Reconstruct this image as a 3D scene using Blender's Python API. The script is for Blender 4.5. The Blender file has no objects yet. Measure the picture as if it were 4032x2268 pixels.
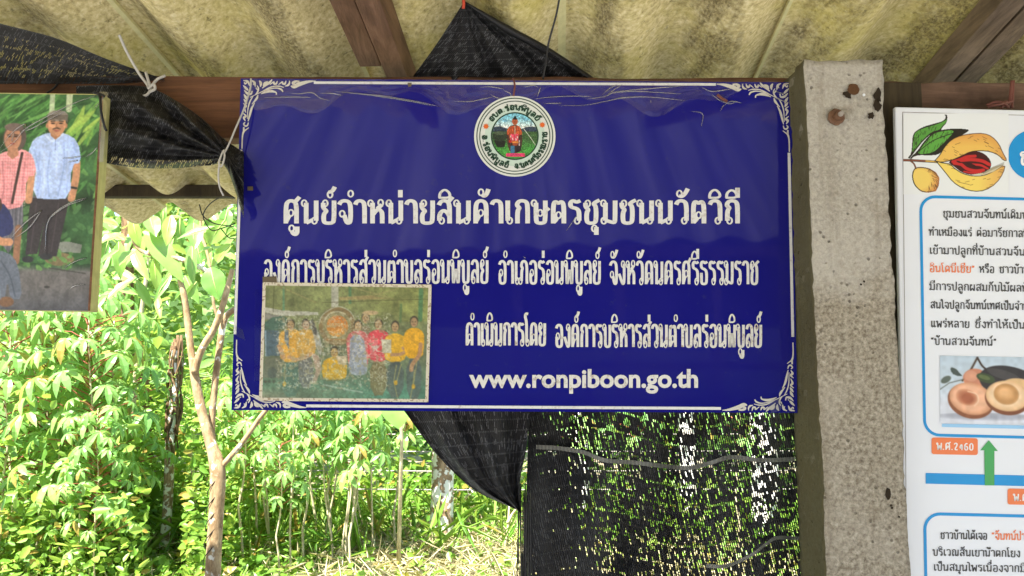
import bpy, math, random
import numpy as np
from mathutils import Vector, Matrix

random.seed(7)
rng = np.random.default_rng(7)
C = bpy.context.scene.collection
R = math.radians

# ------------------------------------------------------------------ camera, sky, sun, exposure
F = 3050.0                      # focal length in photograph pixels
PITCH = R(5.5)
CAMZ = 1.5
scene = bpy.context.scene
cam = bpy.data.objects.new('camera', bpy.data.cameras.new('camera'))
C.objects.link(cam)
cam.location = (0, 0, CAMZ)
cam.rotation_euler = (math.pi / 2 + PITCH, 0, 0)
cam.data.sensor_width = 36.0
cam.data.lens = 36.0 * F / 4032.0
cam.data.clip_start = 0.02
cam.data.clip_end = 500
scene.camera = cam

SUN_EL, SUN_AZ = 60.0, 212.0    # degrees; azimuth clockwise from +Y
world = bpy.data.worlds.new('World')
scene.world = world
world.use_nodes = True
wn = world.node_tree.nodes
sky = wn.new('ShaderNodeTexSky')
sky.sky_type = 'NISHITA'
sky.sun_disc = False
sky.sun_elevation = R(SUN_EL)
sky.sun_rotation = R(SUN_AZ)
sky.air_density = 1.0
sky.dust_density = 1.0
wn['Background'].inputs['Strength'].default_value = 0.10
world.node_tree.links.new(sky.outputs[0], wn['Background'].inputs['Color'])
sun = bpy.data.objects.new('sun', bpy.data.lights.new('sun', 'SUN'))
C.objects.link(sun)
sun.data.energy = 5.0
sun.data.angle = R(0.5)
sun.data.color = (1.0, 0.95, 0.88)
sd = Vector((math.sin(R(SUN_AZ)) * math.cos(R(SUN_EL)), math.cos(R(SUN_AZ)) * math.cos(R(SUN_EL)), math.sin(R(SUN_EL))))
sun.rotation_euler = sd.to_track_quat('Z', 'Y').to_euler()
scene.view_settings.view_transform = 'Standard'
scene.view_settings.look = 'None'
scene.view_settings.exposure = 2.27
scene.view_settings.gamma = 1.0
scene.cycles.max_bounces = 10
scene.cycles.diffuse_bounces = 5
scene.cycles.transparent_max_bounces = 24
scene.cycles.use_denoising = True

# ------------------------------------------------------------------ geometry helpers
FWD = Vector((0, math.cos(PITCH), math.sin(PITCH)))
UPV = Vector((0, -math.sin(PITCH), math.cos(PITCH)))
RGT = Vector((1, 0, 0))
CAM = Vector((0, 0, CAMZ))


def ray(px, py):
    return RGT * ((px - 2016) / F) + FWD + UPV * ((1134 - py) / F)


def P(px, py, Y):
    d = ray(px, py)
    return CAM + d * (Y / d.y)


class Plane:
    """A flat board standing in the shed: origin, right and up axes."""
    def __init__(s, o, right, up):
        s.o = Vector(o); s.r = Vector(right).normalized(); s.u = Vector(up).normalized()
        s.n = s.u.cross(s.r).normalized()
        if s.n.y > 0: s.n = -s.n

    def at(s, px, py, off=0.0):
        d = ray(px, py)
        t = (s.o - CAM).dot(s.n) / d.dot(s.n)
        return CAM + d * t + s.n * off


def lerp(a, b, t): return a + (b - a) * t


def lin(c):
    r = []
    for v in c[:3]:
        v = v / 255.0
        r.append(v / 12.92 if v <= 0.04045 else ((v + 0.055) / 1.055) ** 2.4)
    return (r[0], r[1], r[2], 1.0)


def link(name, me, mat=None, parent=None):
    o = bpy.data.objects.new(name, me)
    C.objects.link(o)
    if mat is not None: me.materials.append(mat)
    if parent is not None: o.parent = parent
    return o


def tag(o, label=None, cat=None, group=None, kind=None):
    if label: o['label'] = label
    if cat: o['category'] = cat
    if group: o['group'] = group
    if kind: o['kind'] = kind
    return o


def empty(name, label, cat, loc=(0, 0, 0), group=None):
    o = bpy.data.objects.new(name, None)
    C.objects.link(o)
    o.location = loc
    o.empty_display_size = 0.1
    return tag(o, label, cat, group)


class MB:
    def __init__(s): s.v = []; s.f = []; s.uv = []

    def quadgrid(s, pts, nu, nv):
        """pts row-major list of nu*nv points; uv written 0..1"""
        b = len(s.v)
        s.v += [tuple(p) for p in pts]
        for j in range(nv - 1):
            for i in range(nu - 1):
                a = b + j * nu + i
                s.f.append((a, a + 1, a + nu + 1, a + nu))

    def poly(s, pts):
        b = len(s.v)
        s.v += [tuple(p) for p in pts]
        s.f.append(tuple(range(b, b + len(pts))))

    def hexa(s, p):
        """8 points: bottom four then top four, same winding"""
        b = len(s.v)
        s.v += [tuple(q) for q in p]
        for q in ((0, 3, 2, 1), (4, 5, 6, 7), (0, 1, 5, 4), (1, 2, 6, 5), (2, 3, 7, 6), (3, 0, 4, 7)):
            s.f.append(tuple(b + k for k in q))

    def box(s, x0, x1, y0, y1, z0, z1):
        s.hexa([(x0, y0, z0), (x1, y0, z0), (x1, y1, z0), (x0, y1, z0), (x0, y0, z1), (x1, y0, z1), (x1, y1, z1), (x0, y1, z1)])

    def tube(s, pts, rad, seg=8, cap=True):
        pts = [Vector(p) for p in pts]
        if not hasattr(rad, '__len__'): rad = [rad] * len(pts)
        b = len(s.v)
        t0 = (pts[1] - pts[0]).normalized()
        n = t0.orthogonal().normalized()
        for i, p in enumerate(pts):
            t = (pts[min(i + 1, len(pts) - 1)] - pts[max(i - 1, 0)])
            if t.length < 1e-9: t = t0
            t.normalize()
            n = (n - t * n.dot(t))
            n = n.normalized() if n.length > 1e-6 else t.orthogonal().normalized()
            bn = t.cross(n)
            for k in range(seg):
                a = 2 * math.pi * k / seg
                q = p + (n * math.cos(a) + bn * math.sin(a)) * rad[i]
                s.v.append(tuple(q))
        for i in range(len(pts) - 1):
            for k in range(seg):
                a = b + i * seg + k; c = b + i * seg + (k + 1) % seg
                s.f.append((a, c, c + seg, a + seg))
        if cap:
            s.f.append(tuple(b + k for k in range(seg))[::-1])
            e = b + (len(pts) - 1) * seg
            s.f.append(tuple(e + k for k in range(seg)))

    def mesh(s, name, smooth=False):
        me = bpy.data.meshes.new(name)
        me.from_pydata(s.v, [], s.f)
        me.update()
        if smooth:
            me.polygons.foreach_set('use_smooth', [True] * len(me.polygons))
        return me

    def build(s, name, mat, parent=None, smooth=False, bevel=0.0):
        o = link(name, s.mesh(name, smooth), mat, parent)
        if bevel:
            m = o.modifiers.new('bevel', 'BEVEL'); m.width = bevel; m.segments = 2; m.limit_method = 'ANGLE'
        return o


def fast_mesh(name, verts, quads):
    me = bpy.data.meshes.new(name)
    verts = np.asarray(verts, dtype=np.float32); quads = np.asarray(quads, dtype=np.int32)
    me.vertices.add(len(verts)); me.vertices.foreach_set('co', verts.ravel())
    me.loops.add(quads.size); me.loops.foreach_set('vertex_index', quads.ravel())
    me.polygons.add(len(quads))
    me.polygons.foreach_set('loop_start', np.arange(0, quads.size, 4, dtype=np.int32))
    me.polygons.foreach_set('loop_total', np.full(len(quads), 4, dtype=np.int32))
    me.update(calc_edges=True); me.validate()
    return me


def smooth_line(pts, n=2, closed=False):
    pts = [tuple(p) for p in pts]
    for _ in range(n):
        q = []
        m = len(pts)
        if not closed: q.append(pts[0])
        for i in range(m if closed else m - 1):
            a, b = pts[i], pts[(i + 1) % m]
            q.append(tuple(x * .75 + y * .25 for x, y in zip(a, b)))
            q.append(tuple(x * .25 + y * .75 for x, y in zip(a, b)))
        if not closed: q.append(pts[-1])
        pts = q
    return pts


def spline(pts, n=8):
    """Catmull-Rom through the points (any dimension)."""
    pts = [np.array(p, float) for p in pts]
    pp = [2 * pts[0] - pts[1]] + pts + [2 * pts[-1] - pts[-2]]
    out = []
    for i in range(1, len(pp) - 2):
        a, b, c, d = pp[i - 1:i + 3]
        for k in range(n):
            t = k / n
            out.append(.5 * (2 * b + (c - a) * t + (2 * a - 5 * b + 4 * c - d) * t * t + (3 * b - a - 3 * c + d) * t ** 3))
    out.append(pts[-1])
    return out


# ------------------------------------------------------------------ material helpers
def new_mat(name):
    m = bpy.data.materials.new(name)
    m.use_nodes = True
    nt = m.node_tree
    return m, nt, nt.nodes['Principled BSDF']


class NT:
    """tiny node wiring helper"""
    def __init__(s, nt): s.nt = nt

    def n(s, typ, **kw):
        nd = s.nt.nodes.new(typ)
        for k, v in kw.items():
            if k.startswith('i_'): nd.inputs[k[2:].replace('_', ' ')].default_value = v
            else: setattr(nd, k, v)
        return nd

    def l(s, a, b): s.nt.links.new(a, b)

    def coords(s, kind='Object', scale=(1, 1, 1), rot=(0, 0, 0)):
        tc = s.n('ShaderNodeTexCoord'); mp = s.n('ShaderNodeMapping')
        mp.inputs['Scale'].default_value = scale; mp.inputs['Rotation'].default_value = rot
        s.l(tc.outputs[kind], mp.inputs['Vector'])
        return mp.outputs[0]

    def noise(s, vec, scale, detail=4, rough=.6, dist=0):
        nd = s.n('ShaderNodeTexNoise'); nd.inputs['Scale'].default_value = scale
        nd.inputs['Detail'].default_value = detail; nd.inputs['Roughness'].default_value = rough
        nd.inputs['Distortion'].default_value = dist
        if vec is not None: s.l(vec, nd.inputs['Vector'])
        return nd.outputs['Fac']

    def ramp(s, fac, stops):
        nd = s.n('ShaderNodeValToRGB'); e = nd.color_ramp.elements
        while len(e) < len(stops): e.new(0.5)
        for k, (p, c) in enumerate(stops):
            e[k].position = p; e[k].color = c if len(c) == 4 else (*c, 1)
        s.l(fac, nd.inputs['Fac'])
        return nd.outputs['Color']

    def mix(s, fac, a, b, blend='MIX'):
        nd = s.n('ShaderNodeMix'); nd.data_type = 'RGBA'; nd.blend_type = blend
        for sock, val in ((nd.inputs[0], fac), (nd.inputs[6], a), (nd.inputs[7], b)):
            if hasattr(val, 'links'): s.l(val, sock)
            elif isinstance(val, (int, float)): sock.default_value = val
            else: sock.default_value = val
        return nd.outputs[2]

    def math(s, op, a, b=0.0):
        nd = s.n('ShaderNodeMath'); nd.operation = op
        for k, val in enumerate((a, b)):
            if hasattr(val, 'links'): s.l(val, nd.inputs[k])
            else: nd.inputs[k].default_value = val
        return nd.outputs[0]

    def bump(s, h, strength, dist, bsdf):
        nd = s.n('ShaderNodeBump'); nd.inputs['Strength'].default_value = strength; nd.inputs['Distance'].default_value = dist
        s.l(h, nd.inputs['Height']); s.l(nd.outputs[0], bsdf.inputs['Normal'])


def g(v): return (v, v, v, 1)


def mat_plain(name, col, rough=.6, spec=.4, var=0.15, scale=30):
    m, nt, b = new_mat(name); w = NT(nt)
    f = w.noise(w.coords(), scale)
    c = w.mix(f, tuple(x * (1 - var) for x in col[:3]) + (1,), tuple(min(1, x * (1 + var)) for x in col[:3]) + (1,))
    w.l(c, b.inputs['Base Color'])
    b.inputs['Roughness'].default_value = rough
    b.inputs['Specular IOR Level'].default_value = spec
    return m


def mat_wood(name, c1, c2, axis=0, rough=.75):
    m, nt, b = new_mat(name); w = NT(nt)
    sc = [14, 14, 14]; sc[axis] = 1.2
    v = w.coords(scale=tuple(sc))
    f = w.noise(v, 3.0, 8, .65, .6)
    sc2 = [60, 60, 60]; sc2[axis] = 3
    f2 = w.noise(w.coords(scale=tuple(sc2)), 3.0, 5, .6)
    st = w.noise(w.coords(), 7, 5, .6)
    col = w.ramp(f, [(.3, c1), (.7, c2)])
    col = w.mix(w.math('MULTIPLY', f2, .5), col, (c1[0] * .5, c1[1] * .5, c1[2] * .5, 1))
    col = w.mix(w.ramp(st, [(.5, g(0)), (.72, g(.7))]), col, (c1[0] * .35, c1[1] * .35, c1[2] * .35, 1))
    w.l(col, b.inputs['Base Color'])
    b.inputs['Roughness'].default_value = rough
    b.inputs['Specular IOR Level'].default_value = .25
    w.bump(w.math('ADD', f, f2), .5, .004, b)
    return m


def mat_roof():
    m, nt, b = new_mat('mossy_fibre_cement'); w = NT(nt)
    v = w.coords()
    big = w.noise(v, 2.4, 5, .65, .3)
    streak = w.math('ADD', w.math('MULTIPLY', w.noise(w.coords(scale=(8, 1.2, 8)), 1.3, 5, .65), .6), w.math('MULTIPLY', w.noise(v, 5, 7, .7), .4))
    fine = w.noise(v, 70, 8, .7)
    grain = w.noise(w.coords(scale=(1, .6, 1)), 160, 3, .7)
    col = w.ramp(fine, [(.3, (.33, .26, .12, 1)), (.5, (.62, .53, .28, 1)), (.72, (.84, .76, .51, 1))])
    moss = w.ramp(big, [(.48, g(0)), (.68, g(.7))])
    col = w.mix(moss, col, (.50, .44, .08, 1))
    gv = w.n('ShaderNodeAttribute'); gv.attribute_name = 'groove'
    streak = w.math('ADD', streak, w.math('MULTIPLY', gv.outputs['Fac'], .085))  # wave-phase term paints corrugation shading in with the mildew streaks
    mil_shade = w.ramp(streak, [(.48, g(0)), (.60, g(.9))])
    col = w.mix(w.math('MULTIPLY', mil_shade, w.ramp(grain, [(.3, g(.3)), (.65, g(1))])), col, (.085, .065, .035, 1))
    pale = w.ramp(w.noise(v, 9, 5, .7), [(.62, g(0)), (.75, g(.6))])
    col = w.mix(pale, col, (.6, .54, .36, 1))
    spk = w.ramp(w.noise(v, 45, 4, .7), [(.28, g(.75)), (.40, g(0))])
    col = w.mix(spk, col, (.09, .075, .03, 1))
    w.l(col, b.inputs['Base Color'])
    b.inputs['Roughness'].default_value = .95
    b.inputs['Specular IOR Level'].default_value = .1
    h = w.math('ADD', w.math('MULTIPLY', fine, 1.0), w.math('MULTIPLY', grain, .5))
    w.bump(h, .55, .005, b)
    return m


def mat_concrete():
    m, nt, b = new_mat('rough_concrete'); w = NT(nt)
    v = w.coords()
    big = w.noise(v, 5, 5, .6, .4)
    fine = w.noise(v, 105, 8, .72)
    grain = w.noise(v, 260, 3, .65)
    col = w.ramp(fine, [(.34, (.12, .095, .07, 1)), (.5, (.305, .272, .21, 1)), (.66, (.50, .45, .37, 1))])
    lime = w.ramp(big, [(.47, g(0)), (.64, g(.4))])
    col = w.mix(lime, col, (.46, .42, .35, 1))
    zs = w.n('ShaderNodeSeparateXYZ'); w.l(v, zs.inputs[0])
    top = w.math('MULTIPLY', w.ramp(w.math('ADD', w.math('SUBTRACT', zs.outputs[2], 1.0), w.math('MULTIPLY', big, .5)), [(.85, g(0)), (1.0, g(1))]), .35)
    col = w.mix(top, col, (.56, .55, .52, 1))
    drip = w.ramp(w.noise(w.coords(scale=(14, 14, .8)), 1.6, 5, .6), [(.55, g(0)), (.72, g(.45))])
    col = w.mix(drip, col, (.20, .17, .12, 1))
    vo = w.n('ShaderNodeTexVoronoi'); vo.inputs['Scale'].default_value = 55; w.l(v, vo.inputs['Vector'])
    vr = w.n('ShaderNodeTexNoise'); vr.inputs['Scale'].default_value = 22; w.l(v, vr.inputs['Vector'])
    pit = w.math('MULTIPLY', w.ramp(vo.outputs['Distance'], [(.10, g(1)), (.2, g(0))]), w.ramp(vr.outputs['Fac'], [(.5, g(0)), (.58, g(1))]))
    col = w.mix(w.math('MULTIPLY', pit, .5), col, (.05, .035, .02, 1))
    dirt = w.ramp(w.noise(v, 14, 5, .65), [(.58, g(0)), (.74, g(.5))])
    col = w.mix(dirt, col, (.17, .13, .08, 1))
    # the left side face is coloured a darker olive
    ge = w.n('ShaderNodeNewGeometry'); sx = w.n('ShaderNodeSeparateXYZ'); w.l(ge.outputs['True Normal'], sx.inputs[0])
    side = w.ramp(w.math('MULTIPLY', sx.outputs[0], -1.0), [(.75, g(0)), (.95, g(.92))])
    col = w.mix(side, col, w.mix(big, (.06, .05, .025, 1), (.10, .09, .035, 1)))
    w.l(col, b.inputs['Base Color'])
    b.inputs['Roughness'].default_value = .92
    b.inputs['Specular IOR Level'].default_value = .2
    h = w.math('SUBTRACT', w.math('ADD', fine, w.math('MULTIPLY', grain, .5)), w.math('MULTIPLY', pit, 1.2))
    w.bump(h, .9, .004, b)
    return m


def mat_leaf(name, c1, c2, c3, trans=.35, rough=.45, dead=0.0):
    m, nt, b = new_mat(name); w = NT(nt)
    ge = w.n('ShaderNodeNewGeometry')
    stops = [(0, c1), (.5, c2), (1 - max(dead, .001), c3)]
    if dead > 0: stops.append((1 - dead + .005, (.42, .27, .06, 1)))
    col = w.ramp(ge.outputs['Random Per Island'], stops)
    f = w.noise(w.coords(), 25, 3)
    col = w.mix(w.math('MULTIPLY', f, .35), col, tuple(x * .6 for x in c1[:3]) + (1,))
    w.l(col, b.inputs['Base Color'])
    b.inputs['Roughness'].default_value = rough
    b.inputs['Specular IOR Level'].default_value = .55
    tr = w.n('ShaderNodeBsdfTranslucent')
    tc = w.mix(.5, col, (.45, .55, .08, 1))
    w.l(tc, tr.inputs['Color'])
    mx = w.n('ShaderNodeMixShader'); mx.inputs[0].default_value = trans
    w.l(b.outputs[0], mx.inputs[1]); w.l(tr.outputs[0], mx.inputs[2])
    w.l(mx.outputs[0], nt.nodes['Material Output'].inputs['Surface'])
    return m


def mat_net(name, dens, nu, nv, slant=0.0, glint=.06, wander=.5):
    """black knitted shade net: rows of narrow slits between knotted threads; 'dens' closes the slits where layers overlap"""
    m, nt, b = new_mat(name); w = NT(nt)
    tc = w.n('ShaderNodeTexCoord'); sep = w.n('ShaderNodeSeparateXYZ'); w.l(tc.outputs['UV'], sep.inputs[0])
    u, v = sep.outputs[0], sep.outputs[1]
    # threads wander a little
    wob = w.math('MULTIPLY', w.math('SUBTRACT', w.noise(w.coords('UV', (14, 14, 1)), 1.0, 3, .6), .5), wander * .016)
    uu = w.math('ADD', w.math('MULTIPLY', w.math('ADD', u, wob), nu), w.math('MULTIPLY', v, nv * slant))
    cu = w.math('FLOOR', uu); fu = w.math('FRACT', uu)
    w1 = w.n('ShaderNodeTexWhiteNoise'); w1.noise_dimensions = '1D'; w.l(cu, w1.inputs['W'])
    vv = w.math('ADD', w.math('MULTIPLY', v, nv), w.math('MULTIPLY', w1.outputs['Value'], .9))
    vv = w.math('ADD', vv, w.math('MULTIPLY', wob, nv * 2.0))
    cv = w.math('FLOOR', vv); fv = w.math('FRACT', vv)
    cmb = w.n('ShaderNodeCombineXYZ'); w.l(cu, cmb.inputs[0]); w.l(cv, cmb.inputs[1])
    w2 = w.n('ShaderNodeTexWhiteNoise'); w2.noise_dimensions = '2D'; w.l(cmb.outputs[0], w2.inputs['Vector'])
    at = w.n('ShaderNodeAttribute'); at.attribute_name = 'dens'
    lowf = w.math('MULTIPLY', w.math('SUBTRACT', w.noise(w.coords('UV', (8, 6, 1)), 1.0, 4, .6), .5), .95)
    d = w.math('ADD', w.math('SUBTRACT', dens, at.outputs['Fac']), lowf)
    on = w.math('LESS_THAN', w2.outputs['Value'], d)
    inx = w.math('LESS_THAN', w.math('ABSOLUTE', w.math('SUBTRACT', fu, .5)), .24)
    iny = w.math('LESS_THAN', w.math('ABSOLUTE', w.math('SUBTRACT', fv, .5)), .42)
    hole = w.math('MULTIPLY', w.math('MULTIPLY', inx, iny), on)
    rowh = w.math('LESS_THAN', w.math('FRACT', w.math('MULTIPLY', w.math('ADD', v, w.math('MULTIPLY', wob, 1.5)), nv * .27)), .10)
    rowh = w.math('MULTIPLY', w.math('MULTIPLY', rowh, inx), w.math('LESS_THAN', w1.outputs['Value'], w.math('ADD', d, .25)))
    hole = w.math('MAXIMUM', hole, rowh)
    sepc = w.n('ShaderNodeSeparateXYZ'); w.l(w2.outputs['Color'], sepc.inputs[0])
    gl = w.math('MULTIPLY', w.math('GREATER_THAN', sepc.outputs[1], .72), w.math('MULTIPLY', inx, iny))
    row = w.ramp(w.math('FRACT', w.math('MULTIPLY', v, nv * .5)), [(0, g(1)), (.10, g(1)), (.14, g(0))])
    gl = w.math('MAXIMUM', gl, w.math('MULTIPLY', row, w.math('MULTIPLY', inx, .7)))
    col = w.mix(gl, (.010, .010, .011, 1), (glint, glint, glint * 1.06, 1))
    dust = w.ramp(w.noise(w.coords('UV', (3, 5, 1)), 1.0, 5, .65), [(.5, g(0)), (.75, g(.35))])
    col = w.mix(dust, col, (.035, .032, .027, 1))
    w.l(col, b.inputs['Base Color'])
    b.inputs['Roughness'].default_value = .5
    b.inputs['Specular IOR Level'].default_value = .3
    h = w.math('ADD', w.math('MULTIPLY', w.math('ABSOLUTE', w.math('SUBTRACT', fu, .5)), 1.0), w.math('MULTIPLY', w.noise(w.coords('UV', (30, 20, 1)), 1.0, 4, .6), 2.0))
    w.bump(h, .7, .004, b)
    tr = w.n('ShaderNodeBsdfTransparent')
    mx = w.n('ShaderNodeMixShader')
    w.l(hole, mx.inputs[0]); w.l(b.outputs[0], mx.inputs[1]); w.l(tr.outputs[0], mx.inputs[2])
    w.l(mx.outputs[0], nt.nodes['Material Output'].inputs['Surface'])
    return m


def mat_print(name='printed_paper', rough=.4, dirt=0.0, spec=.35):
    m, nt, b = new_mat(name); w = NT(nt)
    a = w.n('ShaderNodeVertexColor'); a.layer_name = 'Col'
    col = a.outputs['Color']
    if dirt:
        f = w.ramp(w.noise(w.coords(), 110, 5, .75), [(.52, g(0)), (.72, g(dirt))])
        col = w.mix(f, col, (.10, .075, .04, 1))
    w.l(col, b.inputs['Base Color'])
    b.inputs['Roughness'].default_value = rough
    b.inputs['Specular IOR Level'].default_value = spec
    return m


def mat_sign_blue():
    m, nt, b = new_mat('glossy_blue_enamel'); w = NT(nt)
    v = w.coords()
    f = w.noise(v, 3, 4, .6)
    col = w.mix(f, (.007, .007, .150, 1), (.011, .011, .195, 1))
    refl_patch = w.ramp(w.noise(w.coords(scale=(1, 1, .6)), 2.2, 4, .6, .8), [(.45, g(0)), (.75, g(.35))])
    col = w.mix(refl_patch, col, (.022, .020, .17, 1))  # lighter violet patches paint soft reflections into the enamel colour
    spots = w.ramp(w.noise(v, 35, 6, .7), [(.63, g(0)), (.78, g(.6))])
    col = w.mix(spots, col, (.045, .045, .10, 1))
    w.l(col, b.inputs['Base Color'])
    b.inputs['Roughness'].default_value = .035
    b.inputs['Specular IOR Level'].default_value = .40
    w.bump(w.noise(w.coords(scale=(1, 1, .5)), 2.5, 1, .4), .012, .01, b)
    return m


def mat_letter(name='weathered_white_vinyl', dirt=.55, base=(.70, .70, .69, 1)):
    m, nt, b = new_mat(name); w = NT(nt)
    v = w.coords()
    f = w.noise(v, 90, 6, .75)
    f2 = w.noise(v, 6, 3, .6)
    k = w.ramp(w.math('ADD', f, w.math('MULTIPLY', f2, .25)), [(.66, g(0)), (.84, g(dirt))])
    rust = w.ramp(w.noise(v, 45, 4, .7), [(.4, (.10, .07, .05, 1)), (.6, (.22, .12, .06, 1))])
    col = w.mix(w.noise(v, 20, 4), base, tuple(x * .86 for x in base[:3]) + (1,))
    w.l(w.mix(k, col, rust), b.inputs['Base Color'])
    b.inputs['Roughness'].default_value = .35
    return m


def mat_clear(name, fac=.25, rough=.08):
    m, nt, b = new_mat(name); w = NT(nt)
    nt.nodes.remove(b)
    gl = w.n('ShaderNodeBsdfGlossy'); gl.inputs['Roughness'].default_value = rough
    tr = w.n('ShaderNodeBsdfTransparent')
    fr = w.n('ShaderNodeFresnel'); fr.inputs['IOR'].default_value = 1.5
    mx = w.n('ShaderNodeMixShader')
    w.l(w.math('ADD', fr.outputs[0], fac), mx.inputs[0])
    w.l(tr.outputs[0], mx.inputs[1]); w.l(gl.outputs[0], mx.inputs[2])
    w.l(mx.outputs[0], nt.nodes['Material Output'].inputs['Surface'])
    return m


M = {}
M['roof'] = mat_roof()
M['concrete'] = mat_concrete()
M['pale_lit_edge'] = mat_plain('lit_sheet_edge', (.66, .62, .34), .9, .1, .25, 40)  # clean lap edge, made paler to paint in the light it catches
M['redwood'] = mat_wood('red_brown_timber', (.10, .045, .022, 1), (.27, .125, .062, 1), 0)
M['rafter'] = mat_wood('rafter_timber', (.11, .06, .035, 1), (.27, .155, .095, 1), 1)
M['oldrafter'] = mat_wood('weathered_rafter', (.085, .06, .042, 1), (.25, .18, .125, 1), 1)
M['greywood'] = mat_wood('grey_brown_timber', (.10, .055, .035, 1), (.25, .155, .105, 1), 0)
M['darkwood'] = mat_wood('dark_timber', (.03, .022, .012, 1), (.08, .06, .03, 1), 2)
M['edgewood'] = mat_wood('pale_board_edge', (.55, .53, .20, 1), (.74, .72, .34, 1), 2)
M['bark'] = None
M['blue'] = mat_sign_blue()
M['letter'] = mat_letter()
M['rusty_letter'] = mat_letter('rust_specked_vinyl', .95, (.68, .67, .63, 1))
M['rusty_letter'].node_tree.nodes['Principled BSDF'].inputs['Roughness'].default_value = .45
M['cream'] = mat_letter('cream_vinyl', .55, (.62, .60, .54, 1))
M['print'] = mat_print()
M['oldprint'] = mat_print('faded_dirty_print', .42, .0)
M['film'] = mat_clear('clear_plastic_film', .13, .12)
M['thinfilm'] = mat_clear('thin_clear_film', .015, .05)
M['white_panel'] = mat_plain('white_plastic_panel', (.72, .75, .80), .35, .4, .03, 6)
M['cord'] = mat_plain('grey_white_cord', (.45, .43, .40), .8, .2)
M['black_wire'] = mat_plain('black_wire', (.012, .012, .014), .45)
M['copper'] = mat_plain('copper_wire', (.16, .055, .04), .5, .4)
M['red_cord'] = mat_plain('red_cord', (.5, .06, .03), .6)
M['steel'] = mat_plain('rusty_steel', (.13, .065, .035), .6, .4, .5, 120)
M['galv'] = mat_plain('dull_steel', (.30, .27, .24), .45, .5, .2, 120)
M['rust'] = mat_plain('rust_hole', (.10, .05, .025), .9, .1, .5, 150)
M['pit'] = mat_plain('dark_cavity', (.03, .022, .015), .95, .1, .4, 150)

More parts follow.
